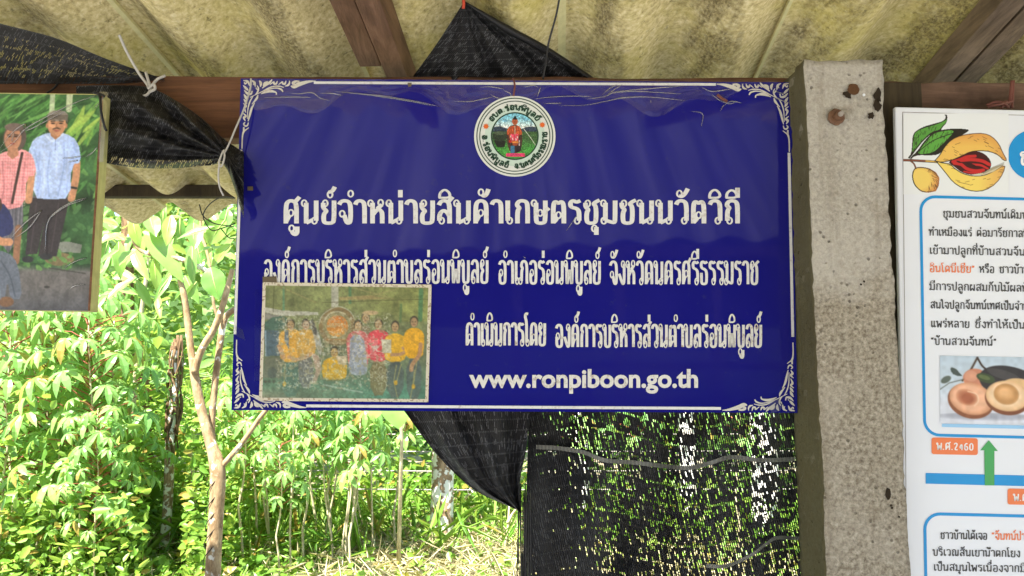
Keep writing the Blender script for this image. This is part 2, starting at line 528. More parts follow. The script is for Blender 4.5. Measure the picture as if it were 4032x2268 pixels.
# ------------------------------------------------------------------ numpy painter for the printed pictures
class Paint:
    def __init__(s, x0, y0, x1, y1, nx, ny, bg):
        s.x0, s.y0, s.x1, s.y1, s.nx, s.ny = x0, y0, x1, y1, nx, ny
        s.X, s.Y = np.meshgrid(np.linspace(x0, x1, nx), np.linspace(y0, y1, ny))
        s.px = (x1 - x0) / nx
        s.c = np.empty((ny, nx, 3)); s.c[:] = bg

    def put(s, m, col, a=1.0):
        m = np.clip(m, 0, 1)[..., None] * a
        s.c = s.c * (1 - m) + np.array(col, float) * m

    def inpoly(s, pts):
        pts = np.array(pts, float); ins = np.zeros(s.X.shape, bool)
        for (xa, ya), (xb, yb) in zip(pts, np.roll(pts, -1, 0)):
            if ya == yb: continue
            cr = ((ya > s.Y) != (yb > s.Y)) & (s.X < (xb - xa) * (s.Y - ya) / (yb - ya) + xa)
            ins ^= cr
        return ins.astype(float)

    def dist(s, pts):
        d = np.full(s.X.shape, 1e9)
        for (xa, ya), (xb, yb) in zip(pts[:-1], pts[1:]):
            vx, vy = xb - xa, yb - ya; L = vx * vx + vy * vy + 1e-9
            t = np.clip(((s.X - xa) * vx + (s.Y - ya) * vy) / L, 0, 1)
            d = np.minimum(d, np.hypot(s.X - xa - t * vx, s.Y - ya - t * vy))
        return d

    def poly(s, pts, col, a=1.0, sm=0):
        if sm: pts = smooth_line(pts, sm, True)
        s.put(s.inpoly(pts), col, a)

    def line(s, pts, w, col, a=1.0, sm=0):
        if sm: pts = [tuple(p) for p in spline(pts, 6)]
        s.put(.5 + (w / 2 - s.dist(pts)) / s.px, col, a)

    def ell(s, cx, cy, rx, ry, col, a=1.0, rot=0):
        c, q = math.cos(R(rot)), math.sin(R(rot))
        u = (s.X - cx) * c + (s.Y - cy) * q; v = -(s.X - cx) * q + (s.Y - cy) * c
        r = np.hypot(u / rx, v / ry)
        s.put(.5 + (1 - r) * min(rx, ry) / s.px, col, a)

    def noise(s, cell, seed=0):
        r = np.random.default_rng(seed)
        cx = cell if hasattr(cell, '__len__') else (cell, cell)
        gx = (s.X - s.x0) / cx[0]; gy = (s.Y - s.y0) / cx[1]
        G = r.random((int(gy.max()) + 3, int(gx.max()) + 3))
        ix, iy = gx.astype(int), gy.astype(int); fx, fy = gx - ix, gy - iy
        fx = fx * fx * (3 - 2 * fx); fy = fy * fy * (3 - 2 * fy)
        return (G[iy, ix] * (1 - fx) + G[iy, ix + 1] * fx) * (1 - fy) + (G[iy + 1, ix] * (1 - fx) + G[iy + 1, ix + 1] * fx) * fy

    def mottle(s, cell, amt, seed=0, mask=None):
        n = (s.noise(cell, seed) - .5) * 2 * amt
        if mask is not None: n = n * mask
        s.c = np.clip(s.c * (1 + n[..., None]), 0, 255)

    def blur(s, k=1):
        for _ in range(k):
            q = np.pad(s.c, ((1, 1), (1, 1), (0, 0)), 'edge')
            s.c = (q[1:-1, 1:-1] * 2 + q[:-2, 1:-1] + q[2:, 1:-1] + q[1:-1, :-2] + q[1:-1, 2:]) / 6

    def leaves(s, n, box, size, cols, seed, ang=None, asp=.25, mask=None):
        r = np.random.default_rng(seed)
        for _ in range(n):
            x = r.uniform(box[0], box[2]); y = r.uniform(box[1], box[3]); L = r.uniform(*size)
            a = math.degrees(r.uniform(0, 6.28)) if ang is None else r.uniform(*ang)
            s.ell(x, y, L, L * asp, cols[r.integers(len(cols))], r.uniform(.5, 1), a)

    def build(s, name, mapf, mat, parent=None, mask=None):
        """mapf(x, y) -> Vector. Rows become a grid mesh coloured per vertex."""
        pts = [mapf(float(x), float(y)) for x, y in zip(s.X.ravel(), s.Y.ravel())]
        idx = np.arange(s.nx * s.ny).reshape(s.ny, s.nx)
        q = np.stack([idx[:-1, :-1], idx[1:, :-1], idx[1:, 1:], idx[:-1, 1:]], -1).reshape(-1, 4)
        if mask is not None:
            q = q[mask.ravel()[q].all(1)]
        me = bpy.data.meshes.new(name)
        me.from_pydata([tuple(p) for p in pts], [], q.tolist())
        at = me.color_attributes.new('Col', 'FLOAT_COLOR', 'POINT')
        v = np.clip(s.c, 0, 255).reshape(-1, 3) / 255.0
        L = np.where(v <= .04045, v / 12.92, ((v + .055) / 1.055) ** 2.4)
        out = np.ones((len(L), 4), np.float32); out[:, :3] = L
        at.data.foreach_set('color', out.ravel())
        me.update()
        return link(name, me, mat, parent)


# ------------------------------------------------------------------ Thai stroke lettering (body height 1, loops are small rings)
def LP(x, y): return ('o', x, y)


BOWL = [(.12, 0), (.12, .78), (.2, .95), (.35, 1), (.52, .95), (.6, .78), (.6, 0)]
KAI = [(.14, .56), (.25, .68), (.1, .78), (.18, .96), (.36, 1), (.54, .95), (.6, .78), (.6, 0)]
GL = {
    'ก': (.7, [[(.14, 0)] + KAI]),
    'ข': (.68, [LP(.2, .87), [(.1, .9), (.1, .72), (.24, .6), (.15, .48), (.15, .1), (.24, .01), (.5, .01), (.6, .1), (.6, 1)]]),
    'ค': (.72, [BOWL, [(.12, .06), (.27, .34)], LP(.35, .46)]),
    'ง': (.58, [LP(.38, .88), [(.48, .9), (.48, .12), (.4, .0), (.32, .04), (.05, .46)]]),
    'จ': (.66, [[(.06, .82), (.14, .96), (.33, 1), (.5, .95), (.58, .78), (.58, .06), (.46, .0), (.38, .08), (.29, .36)], LP(.2, .42)]),
    'ช': (.72, [LP(.2, .87), [(.1, .9), (.1, .72), (.24, .6), (.15, .48), (.15, .1), (.24, .01), (.48, .01), (.58, .1), (.58, .74), (.46, .84), (.54, .93), (.74, 1.02)]]),
    'ซ': (.74, [LP(.2, .84), [(.1, .9), (.2, 1.02), (.28, .9), (.3, .7), (.15, .48), (.15, .1), (.24, .01), (.5, .01), (.6, .1), (.6, .74), (.5, .84), (.56, .93), (.76, 1.02)]]),
    'ณ': (1.0, [LP(.22, .12), [(.14, .12), (.14, .56), (.25, .68), (.1, .78), (.18, .96), (.36, 1), (.5, .92), (.54, .78), (.54, .0)], [(.54, .03), (.72, .16)], LP(.8, .12), [(.88, 1), (.88, .12)]]),
    'ด': (.72, [BOWL, [(.12, .04), (.24, .14), (.3, .28)], LP(.36, .36)]),
    'ต': (.72, [[(.12, 0), (.12, .8), (.2, .98), (.36, .86), (.5, .98), (.6, .8), (.6, 0)], [(.12, .04), (.24, .14), (.3, .28)], LP(.36, .36)]),
    'ถ': (.7, [LP(.24, .12), [(.14, .12)] + KAI]),
    'ท': (.7, [LP(.08, .88), [(.17, .9), (.17, 0)], [(.17, .35), (.36, .92), (.5, 1), (.6, .85), (.6, 0)]]),
    'ธ': (.66, [[(.6, 1), (.44, .92), (.26, 1), (.12, .96), (.09, .82), (.16, .7), (.4, .66), (.56, .56), (.56, .1), (.48, .01), (.2, .01), (.12, .1), (.12, .5)]]),
    'น': (.76, [LP(.1, .88), [(.19, .9), (.19, 0)], [(.19, .02), (.48, .16)], LP(.56, .12), [(.64, 1), (.64, .12)]]),
    'บ': (.7, [LP(.1, .88), [(.19, .9), (.19, .1), (.27, .01), (.52, .01), (.61, .1), (.61, 1)]]),
    'ป': (.7, [LP(.1, .88), [(.19, .9), (.19, .1), (.27, .01), (.52, .01), (.61, .1), (.61, 1.38)]]),
    'ผ': (.72, [LP(.2, .87), [(.1, .9), (.1, .02), (.17, .02), (.36, .48), (.55, .02), (.62, .02), (.62, 1)]]),
    'พ': (.76, [LP(.08, .88), [(.16, .9), (.19, .0), (.24, .0), (.42, .8), (.58, .0), (.63, .0), (.67, 1)]]),
    'ภ': (.74, [LP(.08, .12), [(.18, .12), (.18, .56), (.28, .68), (.14, .78), (.22, .96), (.4, 1), (.56, .95), (.64, .78), (.64, 0)]]),
    'ม': (.74, [LP(.1, .88), [(.19, .9), (.19, .12)], LP(.12, .12), [(.18, .14), (.58, .02), (.63, .1), (.63, 1)]]),
    'ย': (.68, [LP(.2, .88), [(.11, .9), (.11, .66), (.28, .54), (.13, .42), (.13, .1), (.2, .01), (.5, .01), (.6, .1), (.6, 1)]]),
    'ร': (.58, [[(.54, .99), (.36, .92), (.22, 1), (.1, .94), (.08, .8), (.14, .7), (.36, .66), (.48, .54), (.48, .12)], LP(.39, .12)]),
    'ล': (.7, [[(.6, 0), (.6, .78), (.52, .95), (.36, 1), (.2, .96), (.11, .8)], [(.14, .12), (.14, .4), (.3, .58), (.48, .5), (.6, .3)], LP(.24, .12)]),
    'ว': (.62, [[(.05, .82), (.12, .96), (.28, 1), (.44, .96), (.52, .8), (.52, .12)], LP(.42, .12)]),
    'ศ': (.76, [BOWL, [(.12, .06), (.27, .34)], LP(.35, .46), [(.5, .9), (.74, 1.16)]]),
    'ษ': (.76, [LP(.1, .88), [(.19, .9), (.19, .1), (.27, .01), (.52, .01), (.61, .1), (.61, 1)], LP(.38, .46), [(.46, .44), (.56, .5), (.78, .68)]]),
    'ส': (.72, [[(.6, 0), (.6, .78), (.52, .95), (.36, 1), (.2, .96), (.11, .8)], [(.14, .12), (.14, .4), (.3, .58), (.48, .5), (.6, .3)], LP(.24, .12), [(.48, .88), (.74, 1.16)]]),
    'ห': (.74, [LP(.1, .88), [(.19, .9), (.19, 0)], [(.19, .36), (.44, .66), (.6, .52), (.63, .4), (.63, 0)], [(.4, .64), (.62, .82)], LP(.56, .9)]),
    'อ': (.7, [[(.1, .84), (.18, .96), (.36, 1), (.52, .95), (.6, .8), (.6, .1), (.5, .01), (.24, .01), (.14, .1), (.14, .46)], LP(.24, .48)]),
    'า': (.54, [[(.04, .82), (.1, .96), (.25, 1), (.4, .95), (.46, .8), (.46, 0)]]),
    'เ': (.34, [LP(.22, .12), [(.13, 1), (.13, .12)]]),
    'แ': (.66, [LP(.22, .12), [(.13, 1), (.13, .12)], LP(.54, .12), [(.45, 1), (.45, .12)]]),
    'โ': (.38, [LP(.24, .12), [(.15, .12), (.15, 1.08), (.02, 1.26), (.04, 1.44), (.3, 1.42)]]),
    'ไ': (.36, [LP(.26, .12), [(.17, .12), (.17, 1.24), (.06, 1.42), (-.04, 1.3), (-.12, 1.46)]]),
    'ใ': (.38, [LP(.26, .12), [(.17, .12), (.17, 1.3), (.04, 1.46), (-.06, 1.34)], LP(.02, 1.28)]),
    ' ': (.42, []), '.': (.24, [[(.1, 0), (.1, .14)]]),
    '“': (.4, [[(.18, 1.1), (.08, .95), (.12, .82)], [(.34, 1.1), (.24, .95), (.28, .82)]]),
    '”': (.4, [[(.1, 1.1), (.16, .95), (.06, .8)], [(.26, 1.1), (.32, .95), (.22, .8)]]),
    '2': (.62, [[(.08, .8), (.2, 1), (.42, .98), (.5, .76), (.1, .04), (.54, .04)]]),
    '4': (.64, [[(.44, 0), (.44, 1), (.06, .3), (.58, .3)]]),
    '6': (.62, [[(.48, .92), (.3, 1), (.12, .75), (.08, .3), (.2, .02), (.42, .02), (.52, .28), (.4, .56), (.2, .54), (.1, .36)]]),
    '0': (.62, [[(.3, 1), (.1, .85), (.08, .15), (.3, 0), (.5, .15), (.52, .85), (.3, 1)]]),
}
MK = {   # marks, measured from the right edge of the letter they sit on
    'ิ': [[(-.56, 1.12), (-.54, 1.34), (-.32, 1.5), (-.1, 1.34), (-.08, 1.12), (-.56, 1.12)]],
    'ี': [[(-.58, 1.12), (-.56, 1.34), (-.34, 1.48), (-.14, 1.34), (-.1, 1.12), (-.58, 1.12)], [(-.08, 1.12), (-.08, 1.56)]],
    'ึ': [[(-.54, 1.14), (-.48, 1.3), (-.32, 1.4), (-.18, 1.3), (-.12, 1.14), (-.54, 1.14)], LP(-.1, 1.42)],
    'ื': [[(-.56, 1.14), (-.5, 1.3), (-.34, 1.4), (-.18, 1.3), (-.1, 1.14), (-.56, 1.14)], [(-.1, 1.14), (-.1, 1.5)], [(-.24, 1.3), (-.24, 1.5)]],
    'ั': [LP(-.4, 1.3), [(-.42, 1.2), (-.28, 1.17), (-.14, 1.3), (-.02, 1.52)]],
    '็': [[(-.44, 1.2), (-.4, 1.44), (-.22, 1.38), (-.04, 1.5)], LP(-.3, 1.24)],
    '่': [[(-.12, 1.14), (-.12, 1.46)]],
    '้': [LP(-.34, 1.36), [(-.28, 1.28), (-.22, 1.18), (-.1, 1.24), (.0, 1.5)]],
    '์': [LP(-.24, 1.26), [(-.3, 1.36), (-.14, 1.4), (-.02, 1.6)]],
    'ํ': [LP(-.06, 1.3)],
    'ุ': [LP(-.2, -.22), [(-.11, -.16), (-.11, -.5)]],
    'ู': [LP(-.36, -.22), [(-.36, -.3), (-.28, -.48), (-.11, -.48), (-.11, -.14)]],
}


def thai(text, gap=.09):
    """-> (total width, strokes) in letter units"""
    pen = 0; right = 0; out = []; upper = False; text = text.replace('ำ', 'ํา')
    for ch in text:
        if ch in GL:
            w, st = GL[ch]
            for s in st:
                out.append(('o', s[1] + pen, s[2]) if s[0] == 'o' else [(x + pen, y) for x, y in s])
            right = pen + w - .02
            if ch not in 'า ': upper = False
            pen += w + gap
        else:
            dy = .38 if (upper and ch in '่้์') else 0
            if ch in 'ิีึืั': upper = True
            for s in MK[ch]:
                out.append(('o', s[1] + right, s[2] + dy) if s[0] == 'o' else [(x + right, y + dy) for x, y in s])
    return pen - gap, out


def ribbon(mb, pts, swx, swy, at, off):
    """flat stroke through pixel-plane points"""
    pts = [np.array(p, float) for p in pts]
    closed = np.allclose(pts[0], pts[-1])
    L, Rr = [], []
    n = len(pts)
    for i in range(n):
        if closed: a, b = pts[(i - 1) % (n - 1)], pts[(i + 1) % (n - 1)]
        else: a, b = pts[max(i - 1, 0)], pts[min(i + 1, n - 1)]
        t = b - a; t = t / (np.hypot(*t) + 1e-9)
        o = np.array([-t[1] * swx / 2, t[0] * swy / 2])
        L.append(pts[i] + o); Rr.append(pts[i] - o)
    b0 = len(mb.v)
    for p, q in zip(L, Rr):
        mb.v += [tuple(at(p[0], p[1], off)), tuple(at(q[0], q[1], off))]
    for i in range(n - 1):
        a = b0 + 2 * i
        mb.f.append((a, a + 1, a + 3, a + 2))


_lay = 0


def lettering(mb, text, mapf, swx, swy, lrx, lry, at, off, thin=.7):
    """mapf(x, y) units -> pixel-plane"""
    global _lay
    W, st = thai(text)
    for s in st:
        _lay = (_lay + 1) % 9
        o = off + _lay * 5e-5
        if s[0] == 'o':
            pts = []
            cx, cy = mapf(s[1], s[2], W)
            ex, ey = mapf(s[1] + .01, s[2], W); ang = math.atan2(ey - cy, ex - cx)
            for k in range(15):
                a = 2 * math.pi * k / 14
                u, v = lrx * math.cos(a), lry * math.sin(a)
                pts.append((cx + u * math.cos(ang) - v * math.sin(ang), cy + u * math.sin(ang) + v * math.cos(ang)))
            pts[-1] = pts[0]
            ribbon(mb, pts, swx * thin, swy * thin, at, o)
        else:
            cl = s[0] == s[-1]
            kk = .62 if (cl and s[0][1] > 1) else 1.0
            q = smooth_line(s, 2) if len(s) > 2 else s
            ribbon(mb, [mapf(x, y, W) for x, y in q], swx * kk, swy * kk, at, o)


def line_text(mb, text, x0, x1, yb, H, swx, swy, at, off, slope=0.0, thin=.7, lr=None):
    def mp(x, y, W):
        px = x0 + x / W * (x1 - x0)
        return (px, yb - y * H + (px - x0) * slope)
    W, _ = thai(text)
    sx = (x1 - x0) / W
    lr = lr or (max(.095 * sx, swx * .46), .105 * H)
    lettering(mb, text, mp, swx, swy, lr[0], lr[1], at, off, thin)


# ------------------------------------------------------------------ setting: ground, roof
def mat_ground():
    m, nt, b = new_mat('leaf_littered_soil'); w = NT(nt)
    v = w.coords()
    f = w.noise(v, 1.2, 6, .7); f2 = w.noise(v, 25, 6, .7)
    col = w.ramp(f2, [(.3, (.16, .12, .07, 1)), (.5, (.38, .30, .19, 1)), (.7, (.55, .47, .32, 1))])
    col = w.mix(w.ramp(f, [(.45, g(0)), (.6, g(.8))]), col, (.12, .2, .04, 1))
    w.l(col, b.inputs['Base Color']); b.inputs['Roughness'].default_value = .95
    w.bump(f2, .8, .02, b)
    return m


def mat_yard():
    m, nt, b = new_mat('pale_sandy_yard'); w = NT(nt)
    v = w.coords()
    f = w.noise(v, .8, 6, .7); f2 = w.noise(v, 30, 6, .7)
    col = w.ramp(f2, [(.3, (.30, .29, .27, 1)), (.7, (.46, .45, .43, 1))])
    col = w.mix(w.ramp(f, [(.5, g(0)), (.7, g(.5))]), col, (.24, .22, .19, 1))
    w.l(col, b.inputs['Base Color']); b.inputs['Roughness'].default_value = .95
    w.bump(f2, .5, .01, b)
    return m


gm = MB(); N = 60
pts = []
for j in range(N):
    for i in range(N):
        x = -150 + 300 * i / (N - 1); y = -150 + 300 * j / (N - 1)
        pts.append((x, y, 0))
gm.quadgrid(pts, N, N)
tag(gm.build('ground', mat_ground()), kind='structure')
ym = MB()
ym.poly([(-14, -16, .004), (14, -16, .004), (14, 4.6, .004), (-14, 4.6, .004)])
tag(ym.build('yard', mat_yard()), kind='structure')
hm = MB(); pts = []
for j in range(14):
    for i in range(40):
        x = -30 + 60 * i / 39; y = 13 + j * 2.2
        pts.append((x, y, -.3 + 9 * (1 - math.exp(-j / 5)) + rng.uniform(-.2, .2) * (j > 0)))
hm.quadgrid(pts, 40, 14)
tag(hm.build('backing_slope', mat_plain('dark_backing_slope', (.03, .06, .015), .95, .1, .5, 2), smooth=True), kind='structure')  # added dark rise behind the thicket, closes off the sky

# roof: fibre-cement sheets, wave pitch 0.177, sloping down and away
RA = R(10.0); YAW = R(3.6)
rd = Vector((math.sin(YAW) * math.cos(RA), math.cos(YAW) * math.cos(RA), -math.sin(RA)))   # down the slope
rx = Vector((math.cos(YAW), -math.sin(YAW), 0))
rn = rx.cross(rd).normalized()
if rn.z < 0: rn = -rn
ro = Vector((0, 1.8, CAMZ + .80))


def roof_hit(px, py):
    d = ray(px, py); t = (ro - CAM).dot(rn) / d.dot(rn)
    q = CAM + d * t - ro
    return q.dot(rx), q.dot(rd)


def roof_at(a, b, h=0.0): return ro + rx * a + rd * b + rn * h


s_mid = roof_hit(2213, 150)[0]
PITCHW = .2655; SW = .531
AMP = .038
b_end = roof_hit(700, 850)[1]
roof = empty('roof', 'mossy yellow-brown corrugated fibre-cement roof seen from below', 'roof', tuple(roof_at(0, 0)))
for k in range(-9, 9):
    a0 = s_mid + k * SW
    mb = MB(); nu = 60; nv = 26; width = SW + .05; a00 = a0 - (.05 if k < 0 else 0)
    for side in (0, 1):
        pts = []
        for j in range(nv):
            bb = -3.3 + (b_end + 3.3 + .012 * math.sin(k * 5)) * j / (nv - 1)
            for i in range(nu):
                a = width * i / (nu - 1)
                h = AMP * math.sin(2 * math.pi * (a00 + a - s_mid + .05) / PITCHW) + .020 * ((a / width) if k >= 0 else 1 - a / width) + side * .010
                h += .003 * math.sin(bb * 2.1 + k)
                pts.append(roof_at(a00 + a, bb, h))
        mb.quadgrid(pts, nu, nv)
    n = nu * nv
    rim = [i for i in range(nu)] + [j * nu + nu - 1 for j in range(1, nv)] + [(nv - 1) * nu + i for i in range(nu - 2, -1, -1)] + [j * nu for j in range(nv - 2, 0, -1)]
    nf = len(mb.f)
    for a, b in zip(rim, rim[1:] + rim[:1]): mb.f.append((a, b, b + n, a + n))
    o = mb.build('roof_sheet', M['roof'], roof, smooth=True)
    o.data.materials.append(M['pale_lit_edge'])
    for q in o.data.polygons[nf:]: q.material_index = 1
    lip = 0 if k >= 0 else nu - 2
    for j in range(nv - 1): o.data.polygons[j * (nu - 1) + lip].material_index = 1
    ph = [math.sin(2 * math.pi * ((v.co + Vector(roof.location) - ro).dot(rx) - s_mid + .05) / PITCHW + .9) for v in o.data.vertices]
    o.data.attributes.new('groove', 'FLOAT', 'POINT').data.foreach_set('value', ph)  # mask for the painted dark flank of each wave
    o.location = -Vector(roof.location)
    md = o.modifiers.new('edge', 'EDGE_SPLIT'); md.split_angle = R(40)

# purlin near the eave
pu = MB()
pz = P(600, 774, 2.79).z
pu.box(-3.2, 3.0, 2.79, 2.83, pz, pz + .045)
tag(pu.build('purlin', M['darkwood'], bevel=.003), 'dark horizontal purlin under the far eave of the corrugated roof', 'purlin')


def slope_beam(px0, py0, px1, py1, h_top, h_bot, b_from=None, b_to=None):
    """timber lying under the sheets, its lower face between two traced edge points"""
    mb = MB()

    def hit(px, py, h):
        d = ray(px, py); o = ro + rn * h
        t = (o - CAM).dot(rn) / d.dot(rn); q = CAM + d * t - ro
        return q.dot(rx), q.dot(rd)
    aL, bL = hit(px0, py0, h_bot); aR, bR = hit(px1, py1, h_bot)
    b1 = max(bL, bR) if b_to is None else b_to
    b0 = -3.2 if b_from is None else b_from
    p = []
    for h in (h_bot, h_top):
        for a, b in ((aL, b0), (aR, b0), (aR, b1), (aL, b1)): p.append(roof_at(a, b, h))
    mb.hexa(p)
    return mb


ra = slope_beam(1413, 255, 1502, 262, -.028, -.080)
tag(ra.build('rafter', M['rafter'], bevel=.002), 'short reddish rafter offcut nailed beside the longer roof rafter', 'rafter', 'rafters under the roof')
ra = slope_beam(1520, 303, 1604, 303, -.028, -.105, b_to=.35)
tag(ra.build('rafter', M['rafter'], bevel=.002), 'reddish rafter with its lit side showing left of the net peak', 'rafter', 'rafters under the roof')
ra = slope_beam(3672, 318, 3757, 318, -.028, -.085, b_to=.35)
tag(ra.build('rafter', M['oldrafter'], bevel=.002), 'brown rafter above the wooden beam near the white board', 'rafter', 'rafters under the roof')
ra = slope_beam(3772, 312, 3860, 312, -.028, -.072, b_to=.3)
tag(ra.build('rafter', M['oldrafter'], bevel=.002), 'darker thin rafter doubled on the right beside the brown one', 'rafter', 'rafters under the roof')

# cross beams
BY = 1.745


def beam(x0, x1, pytop, pybot, y0, y1, name, mat, label, wob=.004):
    mb = MB(); n = 24
    zt, zb = P(2016, pytop, y0).z, P(2016, pybot, y0).z
    ring = []
    for i in range(n + 1):
        x = x0 + (x1 - x0) * i / n
        w1, w2 = rng.uniform(-wob, wob), rng.uniform(-wob, wob)
        ring.append([(x, y0, zb + w1), (x, y1, zb + w1), (x, y1, zt + w2), (x, y0, zt + w2)])
    b = len(mb.v)
    for r_ in ring: mb.v += r_
    for i in range(n):
        for k in range(4):
            a = b + i * 4 + k; c = b + i * 4 + (k + 1) % 4
            mb.f.append((a, a + 4, c + 4, c))
    mb.f.append((b, b + 1, b + 2, b + 3)); e = b + n * 4; mb.f.append((e + 3, e + 2, e + 1, e))
    return tag(mb.build(name, mat, bevel=.003), label, 'beam')


xp = P(3300, 900, 1.66).x
beam(-2.6, xp - .05, 303, 545, BY, BY + .055, 'wooden_beam', M['redwood'], 'reddish brown wooden beam running behind the blue sign and black net')
beam(xp + .03, 2.4, 322, 560, BY - .02, BY + .035, 'wooden_beam', M['greywood'], 'grey brown wooden beam right of the concrete post above the white board')

# dark plank between post and white board
pk = MB()
q0 = P(3478, 420, 1.725)
pk.box(P(3440, 420, 1.725).x, P(3600, 420, 1.725).x, 1.69, 1.722, 0, P(2016, 330, 1.70).z)
tag(pk.build('wooden_plank', M['darkwood'], bevel=.002), 'dark upright wooden plank behind the edge of the white board', 'plank')

# ------------------------------------------------------------------ concrete post
post = empty('concrete_post', 'rough weathered concrete post with a rusty bolt between the two signs', 'post', (xp, 1.66, 0))
PYF = 1.60
pb = MB()
zt = P(3310, 238, PYF).z
nz = 150; nxp = 22; nyp = 10
xl_t, xr_t = P(3166, 260, PYF).x, P(3472, 260, PYF).x
xl_b, xr_b = P(3256, 2268, PYF).x, P(3583, 2268, PYF).x
zb_ = P(3300, 2268, PYF).z
rows = []
for j in range(nz + 1):
    z = zt * j / nz
    t = (zt - z) / (zt - zb_)
    x0 = xl_t + (xl_b - xl_t) * t; x1 = xr_t + (xr_b - xr_t) * t
    y0, y1 = PYF, PYF + .145
    loop = []
    for i in range(nxp): loop.append((x0 + (x1 - x0) * i / nxp, y0))
    for i in range(nyp): loop.append((x1, y0 + (y1 - y0) * i / nyp))
    for i in range(nxp): loop.append((x1 - (x1 - x0) * i / nxp, y1))
    for i in range(nyp): loop.append((x0, y1 - (y1 - y0) * i / nyp))
    rows.append((z, loop))
per = 2 * (nxp + nyp)
from mathutils import noise as mnoise
for z, loop in rows:
    for (x, y) in loop:
        d = mnoise.fractal(Vector((x * 60, y * 60, z * 60)), 1.0, 2.0, 4) * .0016
        d2 = mnoise.noise(Vector((x * 9, y * 9, z * 7))) * .003
        cx, cy = (xl_t + xr_t) / 2, PYF + .07
        corner = min(abs(x - min(p[0] for p in loop)), abs(x - max(p[0] for p in loop))) < .006
        k = 3.0 if corner else 1.0
        v = Vector((x - cx, y - cy, 0)).normalized()
        pb.v.append((x + v.x * (d * k + d2), y + v.y * (d + d2 * .5), z + (mnoise.noise(Vector((x * 25, y * 25, 3))) * .008 if z >= zt - 1e-6 else 0)))
for j in range(nz):
    for i in range(per):
        a = j * per + i; b = j * per + (i + 1) % per
        pb.f.append((a, b, b + per, a + per))
# top cap as a fan with a broken surface
b = len(pb.v); pb.v.append(((xl_t + xr_t) / 2, PYF + .07, zt + .006))
for i in range(per): pb.f.append((nz * per + i, nz * per + (i + 1) % per, b))
po = pb.build('shaft', M['concrete'], post, smooth=True)
po.location = -Vector(post.location)
pp = Plane((0, PYF - .003, 0), (1, 0, 0), (0, 0, 1))


def disc(mb, c, rad, h, n=20, wob=0.0, squash=1.0):
    """short cylinder standing out of a wall facing -Y"""
    b = len(mb.v)
    rr = [rad * (1 + rng.uniform(-wob, wob)) for _ in range(n)]
    for lev, sc in ((0, 1), (h * .7, 1), (h, .88)):
        for k in range(n):
            a = 2 * math.pi * k / n
            mb.v.append((c.x + rr[k] * sc * math.cos(a), c.y - lev, c.z + rr[k] * sc * squash * math.sin(a)))
    for l in range(2):
        for k in range(n):
            a = b + l * n + k; e = b + l * n + (k + 1) % n
            mb.f.append((a, e, e + n, a + n))
    mb.f.append(tuple(b + 2 * n + k for k in range(n)))


def child(mb, name, mat, par, smooth=False):
    o = mb.build(name, mat, par, smooth)
    o.location = -Vector(par.location)
    return o


d = MB(); disc(d, pp.at(3291, 462), .0175, .006, 24, .05); wsh = child(d, 'washer', M['steel'], post, False)
d = MB(); disc(d, pp.at(3294, 462) - Vector((0, .006, 0)), .0105, .010, 6); child(d, 'nut', M['steel'], post)
d = MB(); disc(d, pp.at(3297, 459) - Vector((0, .012, 0)), .0055, .009, 14); child(d, 'bolt', M['galv'], post)
d = MB(); disc(d, pp.at(3360, 352), .0125, .0015, 16, .12); child(d, 'bolt_hole', M['rust'], post)
for (q, rad, wob, sq) in (((3338, 372), .009, .3, 1), ((3457, 375), .008, .35, 1.9), ((3452, 415), .009, .35, 1.7), ((3432, 455), .007, .4, 1), ((3497, 1945), .0055, .1, 2.2),
                          ((3508, 1990), .0022, .2, 1), ((3512, 2000), .0022, .2, 1), ((3540, 2035), .0022, .2, 1), ((3390, 1120), .0022, .2, 1), ((3402, 1108), .0022, .2, 1)):
    d = MB(); disc(d, pp.at(*q), rad, .0008, 14, wob, sq); child(d, 'chip', M['pit'], post)
d = MB(); disc(d, pp.at(3401, 374), .003, .002, 12)
child(d, 'paint_spot', M['white_panel'], post)

# ------------------------------------------------------------------ blue sign
TILT = R(1.8); ROLL = R(-.30)
su = Vector((0, -math.sin(TILT), math.cos(TILT))); sr = Vector((math.cos(ROLL), 0, math.sin(ROLL)))
sp = Plane(P(2030, 965, 1.70), sr, (su - sr * su.dot(sr)))
sign = empty('blue_sign', 'large blue sign with white Thai lettering, corner scrollwork and a round seal', 'sign', tuple(sp.at(2030, 1618)))


def on_sign(mb, name, mat, parent=None, smooth=False):
    o = mb.build(name, mat, sign if parent is None else parent, smooth)
    o.location = -Vector(sign.location)
    return o


cor = [(948, 309), (3116, 324), (3140, 1626), (911, 1615)]
pn = MB(); nu, nv = 40, 24
front = []
for j in range(nv + 1):
    for i in range(nu + 1):
        u, v = i / nu, j / nv
        x = (1 - v) * ((1 - u) * cor[0][0] + u * cor[1][0]) + v * ((1 - u) * cor[3][0] + u * cor[2][0])
        y = (1 - v) * ((1 - u) * cor[0][1] + u * cor[1][1]) + v * ((1 - u) * cor[3][1] + u * cor[2][1])
        front.append(sp.at(x, y, 0))
pn.quadgrid(front, nu + 1, nv + 1)
pn.quadgrid([p - sp.n * .006 for p in front], nu + 1, nv + 1)
n = (nu + 1) * (nv + 1)
rim = list(range(nu + 1)) + [j * (nu + 1) + nu for j in range(1, nv + 1)] + [nv * (nu + 1) + i for i in range(nu - 1, -1, -1)] + [j * (nu + 1) for j in range(nv - 1, 0, -1)]
for a, b in zip(rim, rim[1:] + rim[:1]): pn.f.append((a, b, b + n, a + n))
on_sign(pn, 'panel', M['blue'])

OFF = .0012


def bar(x0, y0, x1, y1, w, plane=sp, off=OFF):
    mb = MB(); ribbon(mb, [(x0, y0), ((x0 + x1) / 2, (y0 + y1) / 2), (x1, y1)], w, w, plane.at, off); return mb


